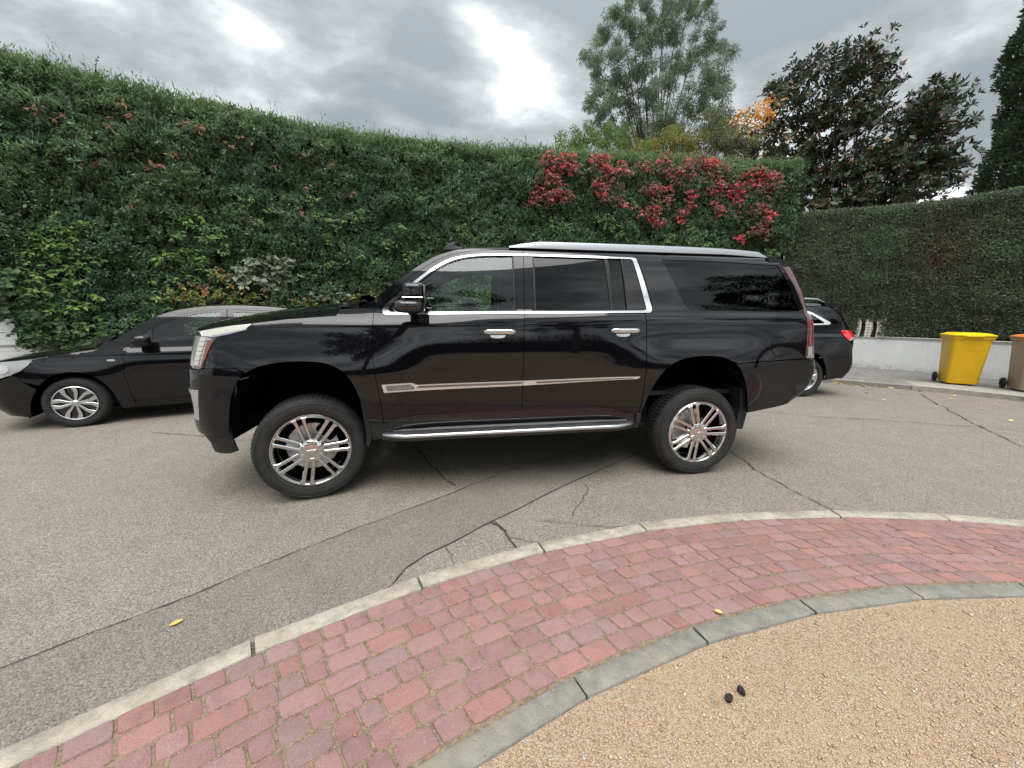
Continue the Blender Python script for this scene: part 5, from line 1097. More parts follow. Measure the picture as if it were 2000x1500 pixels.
for i, sg in enumerate((1, -1)):
    skin(B, 'window_trim', [c1], M['chrome'], dr1[i], off=.007, gap=0, sides=(sg,), thick=.014); skin(B, 'window_trim', [c2], M['chrome'], dr2[i], off=.007, gap=0, sides=(sg,), thick=.014)
    skin(B, 'quarter_pane', [[(.640, 1.486), (.648, 1.518), (.745, 1.610), (.800, 1.655), (.800, 1.486)]], M['gloss_black'], dr1[i], off=-.004, gap=0, sides=(sg,))
    g1 = [(.802, 1.484), (.802, 1.652)] + [p for p in hole1 if p[0] > .815 and p[1] > 1.5] + [(1.600, 1.490)]
    skin(B, 'window', [g1], M['glass'], dr1[i], off=-.010, gap=-.004, sides=(sg,), lip=False)
    skin(B, 'window', [[(1.784, 1.934), (2.408, 1.936), (2.436, 1.500), (1.784, 1.496)]], M['glass_dark'], dr2[i], off=-.010, gap=-.002, sides=(sg,), lip=False)
    skin(B, 'window', [[(2.440, 1.936), (2.560, 1.936), (2.582, 1.500), (2.450, 1.500)]], M['glass_dark'], dr2[i], off=-.010, gap=-.002, sides=(sg,), lip=False)
    skin(B, 'window_divider', [[(2.408, 1.936), (2.442, 1.936), (2.452, 1.500), (2.432, 1.500)]], M['matt_black'], dr2[i], off=-.004, gap=0, sides=(sg,))
    skin(B, 'window_seal', [[(1.607, 1.933), (1.617, 1.933), (1.611, 1.489), (1.600, 1.489)]], M['matt_black'], dr1[i], off=.002, gap=0, sides=(sg,), thick=.01)
    for ws_ in ([(2.556, 1.936), (2.568, 1.936), (2.592, 1.500), (2.578, 1.500)], [(1.776, 1.934), (1.789, 1.934), (1.786, 1.495), (1.773, 1.495)]): skin(B, 'window_seal', [ws_], M['matt_black'], dr2[i], off=.002, gap=0, sides=(sg,), thick=.01)
    # side mouldings: chrome edge with a dark inlay, name in raised capitals
    md = skin(B, 'side_moulding', [[(.560, .921), (.770, .926), (.790, .924), (.822, .909), (1.663, .921), (1.663, .882), (.574, .858)]], M['moulding'], dr1[i], off=.014, gap=0, sides=(sg,), thick=.016)[0]
    skin(B, 'inlay', [[(.590, .912), (.766, .917), (.800, .893), (.800, .876), (.598, .871)]], M['badge'], md, off=.016, gap=0, sides=(sg,), thick=.003)
    skin(B, 'inlay', [[(.835, .902), (1.655, .913), (1.655, .897), (.815, .884)]], M['lamp_dark'], md, off=.016, gap=0, sides=(sg,), thick=.003)
    md2 = skin(B, 'side_moulding', [[(1.669, .921), (2.680, .941), (2.676, .932), (2.655, .921), (1.669, .882)]], M['moulding'], dr2[i], off=.014, gap=0, sides=(sg,), thick=.016)[0]
    skin(B, 'inlay', [[(1.770, .914), (2.63, .931), (2.60, .924), (1.790, .898)]], M['lamp_dark'], md2, off=.016, gap=0, sides=(sg,), thick=.003)
    # handles: bar on two feet over a scooped cup
    for (x0, x1, z0, dd) in ((1.350, 1.606, 1.322, dr1[i]), (2.412, 2.668, 1.330, dr2[i])):
        b = MB(); n = 13; prof = []
        for k in range(n):
            u = k / (n - 1); x = x0 + (x1 - x0) * u; q = min(1, min(u, 1 - u) * 9) ** .5; y = float(B(x, z0)[1]) - .018 - .020 * q; hz = .008 + .0095 * q
            prof.append([(x, y - .006, z0 - hz * .5), (x, y - .006, z0 + hz * .5), (x, y, z0 + hz), (x, y + .014, z0 + hz * .9), (x, y + .014, z0 - hz * .9), (x, y, z0 - hz)])
        V = [p for r_ in prof for p in r_]; F = [(k * 6 + j, k * 6 + (j + 1) % 6, (k + 1) * 6 + (j + 1) % 6, (k + 1) * 6 + j) for k in range(n - 1) for j in range(6)] + [tuple(range(6)), tuple((n - 1) * 6 + j for j in range(5, -1, -1))]
        if sg < 0: V = [(p[0], 2 - p[1], p[2]) for p in V]
        b.add(V, F)
        for xf in (x0 + .02, x1 - .02):
            yb = float(B(xf, z0)[1]); b.box((xf, (yb - .006) if sg > 0 else 2 - yb + .006, z0), (.014, .014, .009))
        h_ = b.build('door_handle', M['chrome'], dd, smooth=40)
        xm = (x0 + x1) / 2 - .015; cup = [(xm - .062, z0 - .028), (xm + .062, z0 - .028), (xm + .058, z0 - .041), (xm + .035, z0 - .052), (xm - .035, z0 - .052), (xm - .058, z0 - .041)]
        skin(B, 'cup', [soft(cup, 1, 60)], M['chrome'], h_, off=.002, gap=0, sides=(sg,), thick=.006, step=.02)
# raised lettering on the moulding
def letters(txt, origin, size, m, parent, ex, ez, depth=.002, name='lettering', width=None, out=(0, -1, 0)):
    cu = bpy.data.curves.new('t', 'FONT'); cu.body = txt; cu.size = size; cu.extrude = depth; cu.space_character = 1.05
    o = bpy.data.objects.new('t', cu); COL.objects.link(o); dg = bpy.context.evaluated_depsgraph_get(); me = bpy.data.meshes.new_from_object(o.evaluated_get(dg)); bpy.data.objects.remove(o)
    V = np.array([v.co[:] for v in me.vertices]); sx = (width / (V[:, 0].max() - V[:, 0].min())) if width else 1
    ex = np.array(ex, float); ez = np.array(ez, float); ou = np.array(out, float)
    P = np.array(origin) + V[:, :1] * sx * ex + V[:, 1:2] * ez + V[:, 2:3] * ou
    for v, p in zip(me.vertices, P): v.co = p
    me.materials.clear(); me.materials.append(m); me.name = name; return link(name, me, parent)
mdn = [c for c in dr1[0].children if c.name.startswith('side_moulding')][0]
yb = float(B(.70, .89, .016)[1]); letters('ESCALADE', (.625, yb - .003, .882), .031, M['satin'], mdn, (1, 0, 0), (0, 0, 1), width=.150)
# quarter panel with the long side window
d2r = [(2.643, 1.989), (2.713, 1.952), (2.814, 1.540), (2.814, 1.493), (2.796, 1.476), (2.731, 1.472), (2.738, 1.31), (2.736, .98), (2.721, .712), (2.704, .612), (2.728, .612)]
quart = [(2.640, 2.018)] + d2r[:-1] + rarch[:-8] + [(3.610, 1.036), (3.648, 1.047), (3.984, 1.058), (4.32, 1.070), (4.312, 1.091), (4.299, 1.435), (4.300, 1.528), (4.232, 1.713), (4.140, 1.905), (4.120, 1.955), (4.085, 1.975), (4.015, 1.985), (3.612, 2.001), (3.109, 2.013)]
ra_q = [p for p in rarch if not (p[0] > 3.56 and p[1] < 1.045)]; ra_b = [p for p in rarch if p[0] > 3.56 and p[1] < 1.045]
quart = [(2.640, 2.018)] + d2r[:-1] + ra_q + [(3.605, 1.040), (3.648, 1.047), (3.984, 1.058), (4.32, 1.070), (4.312, 1.091), (4.299, 1.435), (4.300, 1.528), (4.232, 1.713), (4.140, 1.905), (4.120, 1.955), (4.085, 1.975), (4.015, 1.985), (3.612, 2.001), (3.109, 2.013)]
qg = soft([(2.941, 1.941), (3.478, 1.938), (4.095, 1.917), (4.188, 1.722), (4.262, 1.508), (4.250, 1.493), (3.674, 1.491), (3.195, 1.496), (3.150, 1.506), (3.112, 1.545)], 1, 50)
qp = skin(B, 'quarter_panel', [quart], BP, V1, holes=[qg])
for i, sg in enumerate((1, -1)):
    skin(B, 'window', [qg], M['glass_dark'], qp[i], off=-.006, gap=.001, sides=(sg,), lip=False)
    if sg > 0:
        ring = [(4.028 + .086 * math.cos(a), 1.183 + .086 * math.sin(a)) for a in np.linspace(0, 2 * math.pi, 40, endpoint=False)]
        fd = skin(B, 'fuel_door', [ring], BP, qp[i], off=.0025, gap=0, sides=(1,), thick=.004, step=.03)
        rg2 = [(4.028 + .091 * math.cos(a), 1.183 + .091 * math.sin(a)) for a in np.linspace(0, 2 * math.pi, 40, endpoint=False)]
        skin(B, 'seam', [rg2], M['void'], fd[0], off=.0008, gap=0, sides=(1,), thick=.001, step=.03)
    tl = skin(B, 'tail_light', [[(4.142, 1.905), (4.30, 1.905), (4.36, 1.76), (4.42, 1.60), (4.46, 1.435), (4.47, 1.075), (4.322, 1.072), (4.315, 1.091), (4.302, 1.435), (4.303, 1.528), (4.235, 1.713)]], M['tail_clear'], V1, off=.004, sides=(sg,), gap=.001)[0]
    skin(B, 'red_lens', [[(4.322, 1.435), (4.385, 1.435), (4.388, 1.19), (4.330, 1.19)]], M['tail_red'], tl, off=.008, sides=(sg,), gap=0, thick=.006)
    skin(B, 'reversing_lamp', [[(4.332, 1.18), (4.385, 1.18), (4.388, 1.095), (4.336, 1.095)]], M['lamp_clear'], tl, off=.008, sides=(sg,), gap=0, thick=.006)
    skin(B, 'edge_trim', [[(4.405, 1.50), (4.425, 1.50), (4.440, 1.09), (4.415, 1.09)], [(4.33, 1.089), (4.44, 1.089), (4.44, 1.078), (4.33, 1.078)]], M['satin'], tl, off=.009, sides=(sg,), gap=0, thick=.006)
rb = [(3.606, 1.040), (3.648, 1.043), (3.984, 1.054), (4.386, 1.066), (5.46, 1.066), (5.46, .62), (4.55, .62), (4.40, .66), (4.20, .635), (4.063, .612), (3.85, .588), (3.775, .578)] + ra_b[::-1][1:]
skin(B, 'rear_bumper', [rb], BP, V1, sides='both')
rgl = [(4.60, 1.50), (5.30, 1.50), (5.27, 1.86), (4.52, 1.86)]
tg = skin(B, 'tailgate', [[(4.475, 1.078), (5.45, 1.078), (5.30, 1.93), (4.31, 1.93), (4.37, 1.76), (4.43, 1.60), (4.465, 1.435)]], BP, V1, sides='both', gap=.001)
skin(B, 'rear_window', [rgl], M['glass_dark'], tg, off=.004, sides='both')
# roof sheet between the two roof edges, windscreen
xs = np.linspace(1.0, 4.09, 44); ez = np.interp(xs, [p[0] for p in roofedge], [p[1] for p in roofedge]); ed = B(xs, ez); vv = np.linspace(0, 1, 25); P = np.zeros((44, 25, 3))
for j, v in enumerate(vv):
    c = 1 - abs(2 * v - 1); P[:, j, 0] = xs; P[:, j, 1] = ed[:, 1] + (2 - 2 * ed[:, 1]) * v; P[:, j, 2] = ed[:, 2] + .052 * (1 - (1 - c) ** 3.2) * sm(.9, 1.5, xs) + .012 * (1 - (1 - c) ** 2)
P[:, :, 0] -= (.015 * (1 - (2 * vv - 1) ** 2))[None, :] * (1 - sm(1.0, 1.9, xs))[:, None]
gridsurf('roof', P, BP, V1)
xs = np.linspace(.405, 1.0, 24); ez = np.interp(xs, [p[0] for p in roofedge], [p[1] for p in roofedge]); ed = B(xs, ez); P = np.zeros((24, 25, 3))
for j, v in enumerate(vv):
    P[:, j, 0] = xs - (.015 + .20 * (1 - xs)) * (1 - (2 * v - 1) ** 2); P[:, j, 1] = ed[:, 1] + (2 - 2 * ed[:, 1]) * v; P[:, j, 2] = ed[:, 2] + .012 * (1 - (2 * v - 1) ** 2)
ws = gridsurf('windscreen', P, M['screen'], V1)
b = MB(); V = []
for v in np.linspace(.03, .97, 20):
    c = 1 - (2 * v - 1) ** 2; y = .06 + 1.88 * v; V += [(.25 - .09 * c, y, 1.512 + .02 * c), (.44 - .12 * c, y, 1.500 + .012 * c)]
b.add(V, [(2 * i, 2 * i + 1, 2 * i + 3, 2 * i + 2) for i in range(19)]); b.build('cowl', M['matt_black'], V1)
for y0, y1, x0 in ((.32, .95, .28), (1.0, 1.6, .27)):
    b = MB(); b.tube([(x0 - .04, y0, 1.53), (x0 + .05, (y0 + y1) / 2, 1.575), (x0 + .0, y1, 1.585)], [.012, .008, .005], n=6); b.tube([(x0 - .01, y1 - .6, 1.565), (x0 - .0, y1, 1.575)], .006, n=5); b.box((x0 - .04, y0, 1.525), (.02, .02, .02), bev=.006); b.build('wiper', M['matt_black'], V1, smooth=50)
# rear spoiler across the tailgate top
b = MB(); V = []; ny = 22
for k in range(ny + 1):
    y = .205 + (1.59) * k / ny; c = 1 - (2 * k / ny - 1) ** 2
    V += [(4.00, y, 1.982 + .045 * min(1, c * 3)), (4.14, y, 1.972 + .045 * min(1, c * 3)), (4.225 + .03 * c, y, 1.955 + .04 * min(1, c * 3)), (4.235 + .03 * c, y, 1.925 + .035 * min(1, c * 3)), (4.18, y, 1.895 + .03 * c), (4.05, y, 1.90)]
b.add(V, [(k * 6 + j, k * 6 + (j + 1) % 6, (k + 1) * 6 + (j + 1) % 6, (k + 1) * 6 + j) for k in range(ny) for j in range(6)] + [tuple(range(5, -1, -1)), tuple(ny * 6 + j for j in range(6))]); b.build('rear_spoiler', BP, V1, smooth=35)
# roof rails
for sg in (1, -1):
    b = MB(); prof = []
    tops = Spl([(1.589, 2.020), (1.72, 2.044), (1.878, 2.062), (2.4, 2.065), (3.09, 2.063), (3.915, 2.040), (3.97, 2.020), (4.022, 1.995)])
    for x in np.r_[np.linspace(1.589, 1.9, 8), np.linspace(2.0, 3.85, 20), np.linspace(3.9, 4.022, 5)]:
        zt = float(tops(x)); zb = 2.006 if x < 3.6 else 2.006 - .018 * (x - 3.6) / .42; y0 = .232 - .0 * x; hgt = max(.004, zt - zb)
        prof.append([(x, y0, zb), (x, y0 + .004, zb + hgt * .55), (x, y0 + .016, zb + hgt), (x, y0 + .050, zb + hgt), (x, y0 + .062, zb + hgt * .6), (x, y0 + .066, zb)])
    n = len(prof); V = [p for r_ in prof for p in r_]
    if sg < 0: V = [(p[0], 2 - p[1], p[2]) for p in V]
    b.add(V, [(k * 6 + j, k * 6 + (j + 1) % 6, (k + 1) * 6 + (j + 1) % 6, (k + 1) * 6 + j) for k in range(n - 1) for j in range(6)] + [tuple(range(6)), tuple((n - 1) * 6 + j for j in range(5, -1, -1))]); b.build('roof_rail', M['satin_paint'], V1, smooth=42)
# fin aerial on the roof
b = MB(); ol = [(1.044, 2.0), (1.056, 2.03), (1.085, 2.062), (1.148, 2.082), (1.150, 2.045), (1.205, 2.034), (1.21, 2.0)]
b.prism([(x, z) for x, z in ol], .05, lambda u, v, w_: (u, .52 - w_, v), 0, cham=.012); b.build('fin_aerial', M['gloss_black'], V1, smooth=30)
# running boards, sills, underside
for sg in (1, -1):
    Y = (lambda y: y) if sg > 0 else (lambda y: 2 - y)
    sb = MB(); n = 30; V = []
    for k in range(n + 1):
        x = .47 + (2.73 - .47) * k / n; e = min(1, min(k, n - k) / 3.2) ** .6; yo = -.095 * e + .0 * (1 - e) + .035 * (1 - e); zt = .528 + .006 * (x - 1.6)
        V += [(x, Y(.10), zt + .012), (x, Y(yo + .03), zt + .006), (x, Y(yo + .012), zt - .002), (x, Y(yo + .02), zt - .055), (x, Y(.10), zt - .06)]
    sb.add(V, [(k * 5 + j, k * 5 + (j + 1) % 5, (k + 1) * 5 + (j + 1) % 5, (k + 1) * 5 + j) for k in range(n) for j in range(5)] + [tuple(range(5)), tuple(n * 5 + j for j in range(4, -1, -1))])
    for q in range(5):
        yq = .075 - q * .022; sb.add([(x, Y(yq + d), .5425 + .006 * (x - 1.6) + h) for x in (.62, 2.6) for d, h in ((-.005, 0), (0, .005), (.005, 0))], [(0, 1, 4, 3), (1, 2, 5, 4)])
    rbd = sb.build('running_board', M['step_rubber'], V1, smooth=35)
    cb = MB(); pts = []
    for k in range(n + 1):
        x = .50 + (2.70 - .50) * k / n; e = min(1, min(k, n - k) / 3.0) ** .6; pts.append((x, Y(-.082 * e + .035 * (1 - e)), .514 + .006 * (x - 1.6)))
    cb.tube(pts, [.006] + [.0165] * (n - 1) + [.006], n=10); cb.build('chrome_edge', M['satin'], rbd, smooth=60)
    kb = MB(); kb.box((.50, Y(.06), .545), (.035, .07, .02), bev=.006); kb.build('bracket', M['matt_black'], rbd); kb = MB(); kb.box((2.705, Y(.035), .565), (.022, .06, .045), bev=.006); kb.build('bracket', M['matt_black'], rbd)
skin(B, 'sill', [[(.46, .604), (.556, .602), (.656, .637), (.823, .657), (2.336, .668), (2.467, .656), (2.601, .610), (2.725, .608), (2.725, .47), (.46, .47)]], M['gloss_black'], V1, off=-.016, gap=0)
ub = MB(); ub.box((1.7, 1.0, .56), (1.15, .88, .08)); ub.box((-.55, 1.0, .60), (.28, .70, .05)); ub.box((4.0, 1.0, .62), (.32, .75, .05)); ub.tube([(0, .25, .40), (0, 1.75, .40)], .05, n=8); ub.tube([(3.302, .2, .40), (3.302, 1.8, .40)], .055, n=8); ub.box((3.302, 1.0, .40), (.14, .16, .13), bev=.04); ub.tube([(.2, 1.1, .46), (3.3, 1.05, .42)], .04, n=8); ub.tube([(-.6, .55, .50), (4.1, .55, .56)], .06, n=6); ub.tube([(-.6, 1.45, .50), (4.1, 1.45, .56)], .06, n=6); ub.tube([(1.8, 1.5, .44), (4.2, 1.55, .5)], .035, n=8)
ub.build('underbody', M['void'], V1)
for x, rr_ in ((-.05, .53), (3.26, .53)):
    for sg in (1, -1): well(V1, x, .60, rr_, .045 if sg > 0 else 1.955, .55 if sg > 0 else 1.45, zb=.50)
# inner dark shell, so panel gaps read dark
skin(B, 'inner_shell', [[(-.60, .62), (-.62, 1.03), (-.42, 1.10), (-.3, 1.20), (0, 1.24), (.3, 1.20), (.46, 1.0), (.50, .62), (2.71, .62), (2.76, .9), (2.9, 1.12), (3.3, 1.22), (3.65, 1.12), (3.85, .65), (4.3, .72), (4.38, 1.42), (-.2, 1.32), (-.62, 1.27), (-.68, .62)]], M['void'], V1, off=-.030, gap=0, lip=False, step=.12)
# mud flaps
for sg in (1, -1):
    for ol in ([(.375, .80), (.400, .80), (.462, .60), (.455, .50), (.425, .405), (.400, .405), (.405, .52)], [(3.82, .62), (3.785, .407), (3.705, .411), (3.70, .44), (3.735, .62), (3.72, .80), (3.76, .80)]):
        b = MB(); b.prism(ol, .24, (lambda u, v, w_: (u, .26 - w_, v)) if sg > 0 else (lambda u, v, w_: (u, 1.74 + w_, v)), 0, cham=.004); b.build('mud_flap', M['matt_black'], V1)
# mirrors
for sg in (1, -1):
    Y = (lambda y: y) if sg > 0 else (lambda y: 2 - y)
    def shell(name, x0, x1, z0, z1, y0, y1, m_, par, pw=3.2, lean=.0):
        b = MB(); nu_, nv_ = 18, 24; V = []
        for i in range(nu_ + 1):
            ph = -math.pi / 2 + math.pi * i / nu_
            for j in range(nv_):
                th = 2 * math.pi * j / nv_; f = lambda c: math.copysign(abs(c) ** (2 / pw), c)
                cx2, cy2, cz2 = f(math.cos(ph)) * f(math.cos(th)), f(math.cos(ph)) * f(math.sin(th)), f(math.sin(ph))
                z = (z0 + z1) / 2 + (z1 - z0) / 2 * cz2; V.append(((x0 + x1) / 2 + (x1 - x0) / 2 * cx2 + lean * cz2, Y((y0 + y1) / 2 + (y1 - y0) / 2 * cy2), z))
        b.add(V, [(i * nv_ + j, i * nv_ + (j + 1) % nv_, (i + 1) * nv_ + (j + 1) % nv_, (i + 1) * nv_ + j) for i in range(nu_) for j in range(nv_)]); return b.build(name, m_, par, smooth=60)
    mh = shell('side_mirror', .755, .912, 1.500, 1.678, -.255, -.045, M['black_paint'], V1, 4.5, .004)
    shell('mirror_base', .690, .915, 1.462, 1.560, -.275, -.035, M['gloss_black'], mh, 3.0)
    b = MB(); b.tube([(.765, Y(-.262), 1.572), (.905, Y(-.262), 1.572)], .0035, n=6); b.tube([(.765, Y(-.262), 1.572), (.735, Y(-.20), 1.571), (.735, Y(-.08), 1.570)], .0035, n=6); b.build('mirror_trim', M['chrome'], mh)
    b = MB(); b.tube([(.80, Y(-.06), 1.478), (.82, Y(.08), 1.465)], .030, n=8); b.build('mirror_arm', M['gloss_black'], mh)
    b = MB(); b.box((.914, Y(-.15), 1.60), (.002, .085, .065)); b.build('mirror_glass', M['chrome'], mh)
# cabin
b = MB(); b.box((.78, 1.0, 1.40), (.22, .84, .07), bev=.03); b.box((.98, 1.0, 1.30), (.08, .84, .10), bev=.02); b.build('dashboard', M['dash'], V1)
b = MB(); b.box((2.3, 1.0, .75), (1.9, .85, .02)); b.box((2.75, 1.0, 1.975), (1.2, .62, .01)); b.build('cabin_lining', M['dash'], V1)
b = MB(); sw = []
for k in range(25):
    a = 2 * math.pi * k / 24; sw.append((1.20 + .10 * math.sin(a) * .9, .52 + .19 * math.cos(a), 1.42 + .165 * math.sin(a)))
b.tube(sw, .014, n=8, cap=False); b.tube([(1.00, .52, 1.38), (1.2, .52, 1.42)], .03, n=8); b.box((1.195, .52, 1.42), (.02, .15, .03), bev=.01); b.build('steering_wheel', M['dash'], V1, smooth=60)
seats(V1, [(1.52, .52, 1.02, 1.), (1.52, 1.48, 1.02, 1.), (2.45, .52, 1.02, 1.), (2.45, 1.48, 1.02, 1.), (3.3, 1.0, 1.02, 1.1)])
# wheels: the front pair is turned towards the kerb side
for sg in (1, -1):
    Yw = -.012 if sg > 0 else 2.012
    wheel(V1, (0, Yw, .405), .407, .287, .28, twin_spokes, steer=.145 + .10, side=-sg)
    wheel(V1, (3.302, Yw, .405), .407, .287, .28, twin_spokes, side=-sg)
# ------------------------------------------------------------------ the black hatchback at the left
HB = Body(.88, [(.15, .80), (.22, .835), (.35, .865), (.6, .887), (.75, .889), (.86, .882), (.945, .866), (.985, .842), (1.06, .815), (1.3, .735), (1.42, .69), (1.50, .65), (1.6, .57)], [(0., .5, .022, .60, .88), (2.65, .5, .022, .60, .88)],
  [(.18, -.40), (.35, -.50), (.5, -.51), (.65, -.50), (.8, -.46), (.95, -.40)], (.36, .45, .10), [(.2, 3.0), (.6, 3.15), (.9, 3.15), (1.2, 2.98), (1.45, 2.72)], (.2, .35, .06), shift=[(-1, .0), (3, 0.)])
HB.shift = None
V2 = empty('black_hatchback', (-3.666, 2.501, 0), .3387, 'low black hatchback parked against the hedge at the left, partly hidden by the large vehicle', 'car')
hp2 = M['black_paint2']
ha = soft([(-.430, .17), (-.375, .401), (-.258, .599), (-.123, .698), (.023, .722), (.184, .677), (.3, .568), (.375, .398), (.410, .192)], 2, 60, closed=False)
hr = [(x * -1 + 2.65 + .02, z) for x, z in ha][::-1]
hseam = [(-.302, .890), (-.0, .948), (.266, .990), (.345, 1.083), (.40, 1.085), (.568, 1.036)]
hfen = hseam + [(.525, .924), (.507, .653), (.523, .473), (.548, .302), (.55, .19), (.410, .19)] + ha[::-1][1:-3] + [(-.420, .50), (-.44, .66), (-.30, .849)]
hfen = hseam + [(.525, .924), (.507, .653), (.523, .473), (.548, .302), (.55, .19), (.410, .19)] + [p for p in ha[::-1] if p[1] < .8 and not (p[0] < -.30)][1:] + [(-.40, .62), (-.440, .715), (-.30, .845)]
skin(HB, 'fender', [hfen], hp2, V2, step=.06)
hb_ = [(-.442, .712), (-.402, .618)] + [p for p in ha[::-1] if p[0] < -.30 and p[1] < .56] + [(-.45, .17), (-.60, .19), (-1.75, .20), (-1.75, .60), (-1.0, .60), (-.70, .62)]
skin(HB, 'front_bumper', [hb_], hp2, V2, sides='both', step=.07)
skin(HB, 'grille', [[(-1.75, .61), (-1.15, .61), (-1.12, .74), (-1.75, .76)]], M['matt_black'], V2, sides='both', off=-.01)
skin(HB, 'lower_grille', [[(-1.75, .26), (-1.05, .26), (-1.10, .44), (-1.75, .46)]], M['matt_black'], V2, sides='both', off=.004)
for sg in (1, -1):
    hl = skin(HB, 'headlight', [soft([(-1.02, .73), (-.95, .80), (-.80, .845), (-.6, .872), (-.336, .886), (-.302, .864), (-.33, .82), (-.445, .722), (-.70, .64), (-.95, .625)], 1, 70)], M['lamp_clear'], V2, off=.002, sides=(sg,), gap=.003)[0]
    b = MB(); c = HB(-.80, .745, -.01)
    ccir = [(-.78 + .075 * math.cos(a), .738 + .065 * math.sin(a)) for a in np.linspace(0, 6.283, 24, endpoint=False)]; skin(HB, 'reflector_bowl', [ccir], M['chrome'], hl, off=.006, sides=(sg,), gap=0, thick=.004, step=.03)
    cc2 = [(-.56 + .06 * math.cos(a), .782 + .05 * math.sin(a)) for a in np.linspace(0, 6.283, 24, endpoint=False)]; skin(HB, 'reflector_bowl', [cc2], M['lamp_cell'], hl, off=.006, sides=(sg,), gap=0, thick=.004, step=.03)
    skin(HB, 'side_repeater', [soft([(.356, .846), (.368, .860), (.43, .857), (.443, .842), (.43, .832), (.37, .834)], 1, 70)], M['lamp_clear'], V2, off=.006, sides=(sg,), gap=0, thick=.006, step=.03)
hfr = soft([(.568, 1.036), (.70, 1.160), (.829, 1.28), (.95, 1.352), (1.064, 1.405), (1.17, 1.445), (1.395, 1.498), (1.709, 1.513), (2.066, 1.500)], 2, 60, closed=False)
hro = soft([(.40, 1.086), (.453, 1.110), (.606, 1.232), (.833, 1.39), (.95, 1.445), (1.065, 1.488), (1.17, 1.512), (1.394, 1.553), (1.709, 1.572), (2.042, 1.565), (2.366, 1.543), (2.7, 1.49), (2.85, 1.45)], 2, 60, closed=False)
skin(HB, 'roof_side', [hfr + [(2.5, 1.475), (2.72, 1.42), (2.85, 1.45)] + hro[::-1][1:] + [(.40, 1.086)]], hp2, V2, gap=.001, step=.07)
g1 = [(.83, 1.083), (.83, 1.246), (.95, 1.318), (1.063, 1.370), (1.169, 1.412), (1.35, 1.452), (1.549, 1.472), (1.58, 1.473), (1.56, 1.13), (1.218, 1.111)]
sl = [(.600, 1.046), (.815, 1.244), (.815, 1.080)]
hd1 = hfr[:-1] + [(1.66, 1.510), (1.64, 1.1), (1.62, .93), (1.60, .30), (.600, .288), (.548, .302), (.523, .473), (.507, .653), (.525, .924)]
hd1 = [p for p in hfr if p[0] < 1.64] + [(1.66, 1.510), (1.64, 1.1), (1.62, .93), (1.60, .292), (.600, .288), (.548, .302), (.523, .473), (.507, .653), (.525, .924)]
k1 = skin(HB, 'door', [hd1], hp2, V2, holes=[g1], step=.07)
g2 = [(1.72, 1.135), (1.74, 1.470), (2.05, 1.458), (2.35, 1.42), (2.52, 1.25), (2.46, 1.17)]
hd2 = [(1.665, 1.511), (2.066, 1.500), (2.46, 1.478), (2.62, 1.28), (2.58, 1.0), (2.50, .80), (2.36, .70), (2.26, .50), (2.22, .292), (1.604, .292), (1.624, .93), (1.644, 1.1)]
k2 = skin(HB, 'door', [hd2], hp2, V2, holes=[g2], step=.07)
for i, sg in enumerate((1, -1)):
    skin(HB, 'window', [g1], M['glass'], k1[i], off=-.006, gap=-.002, sides=(sg,), lip=False); skin(HB, 'window', [g2], M['glass'], k2[i], off=-.006, gap=-.002, sides=(sg,), lip=False)
    skin(HB, 'sail_panel', [sl], M['gloss_black'], k1[i], off=.003, gap=0, sides=(sg,), thick=.004)
    skin(HB, 'waist_seal', [[(.62, 1.062), (1.62, 1.122), (1.62, 1.112), (.62, 1.052)]], M['matt_black'], k1[i], off=.006, gap=0, sides=(sg,), thick=.006)
hq = [(2.46, 1.478), (2.62, 1.28), (2.58, 1.0), (2.50, .80), (2.36, .70)] + [p for p in hr if p[0] > 2.36 or p[1] > .69] + [(3.09, .19), (3.3, .22), (3.45, .25), (3.42, .95), (3.15, 1.05), (2.85, 1.45), (2.72, 1.42), (2.5, 1.475)]
hq = [(2.46, 1.478), (2.62, 1.28), (2.58, 1.0), (2.50, .80), (2.42, .71)] + [p for p in hr if p[0] > 2.42] + [(3.09, .19), (3.3, .22), (3.40, .25), (3.42, .95), (3.15, 1.05), (2.85, 1.45), (2.72, 1.42)]
skin(HB, 'quarter_panel', [hq], hp2, V2, step=.08)
skin(HB, 'tailgate', [[(3.43, .45), (4.35, .45), (4.2, 1.0), (3.9, 1.44), (2.87, 1.44), (3.16, 1.05), (3.43, .95)]], hp2, V2, sides='both', step=.09)
skin(HB, 'rear_window', [[(3.25, 1.06), (4.1, 1.06), (3.85, 1.38), (3.0, 1.38)]], M['glass_dark'], V2, sides='both', off=.004, step=.1)
skin(HB, 'rear_bumper', [[(3.41, .25), (4.4, .25), (4.38, .445), (3.43, .445)]], hp2, V2, sides='both', step=.09)
for sg in (1, -1): skin(HB, 'tail_light', [[(3.18, .82), (3.50, .80), (3.45, 1.02), (3.14, 1.03)]], M['tail_bright'], V2, off=.006, sides=(sg,))
skin(HB, 'sill', [[(.41, .188), (2.25, .188), (2.24, .288), (.56, .288)]], hp2, V2, off=-.006, gap=.001, step=.08)
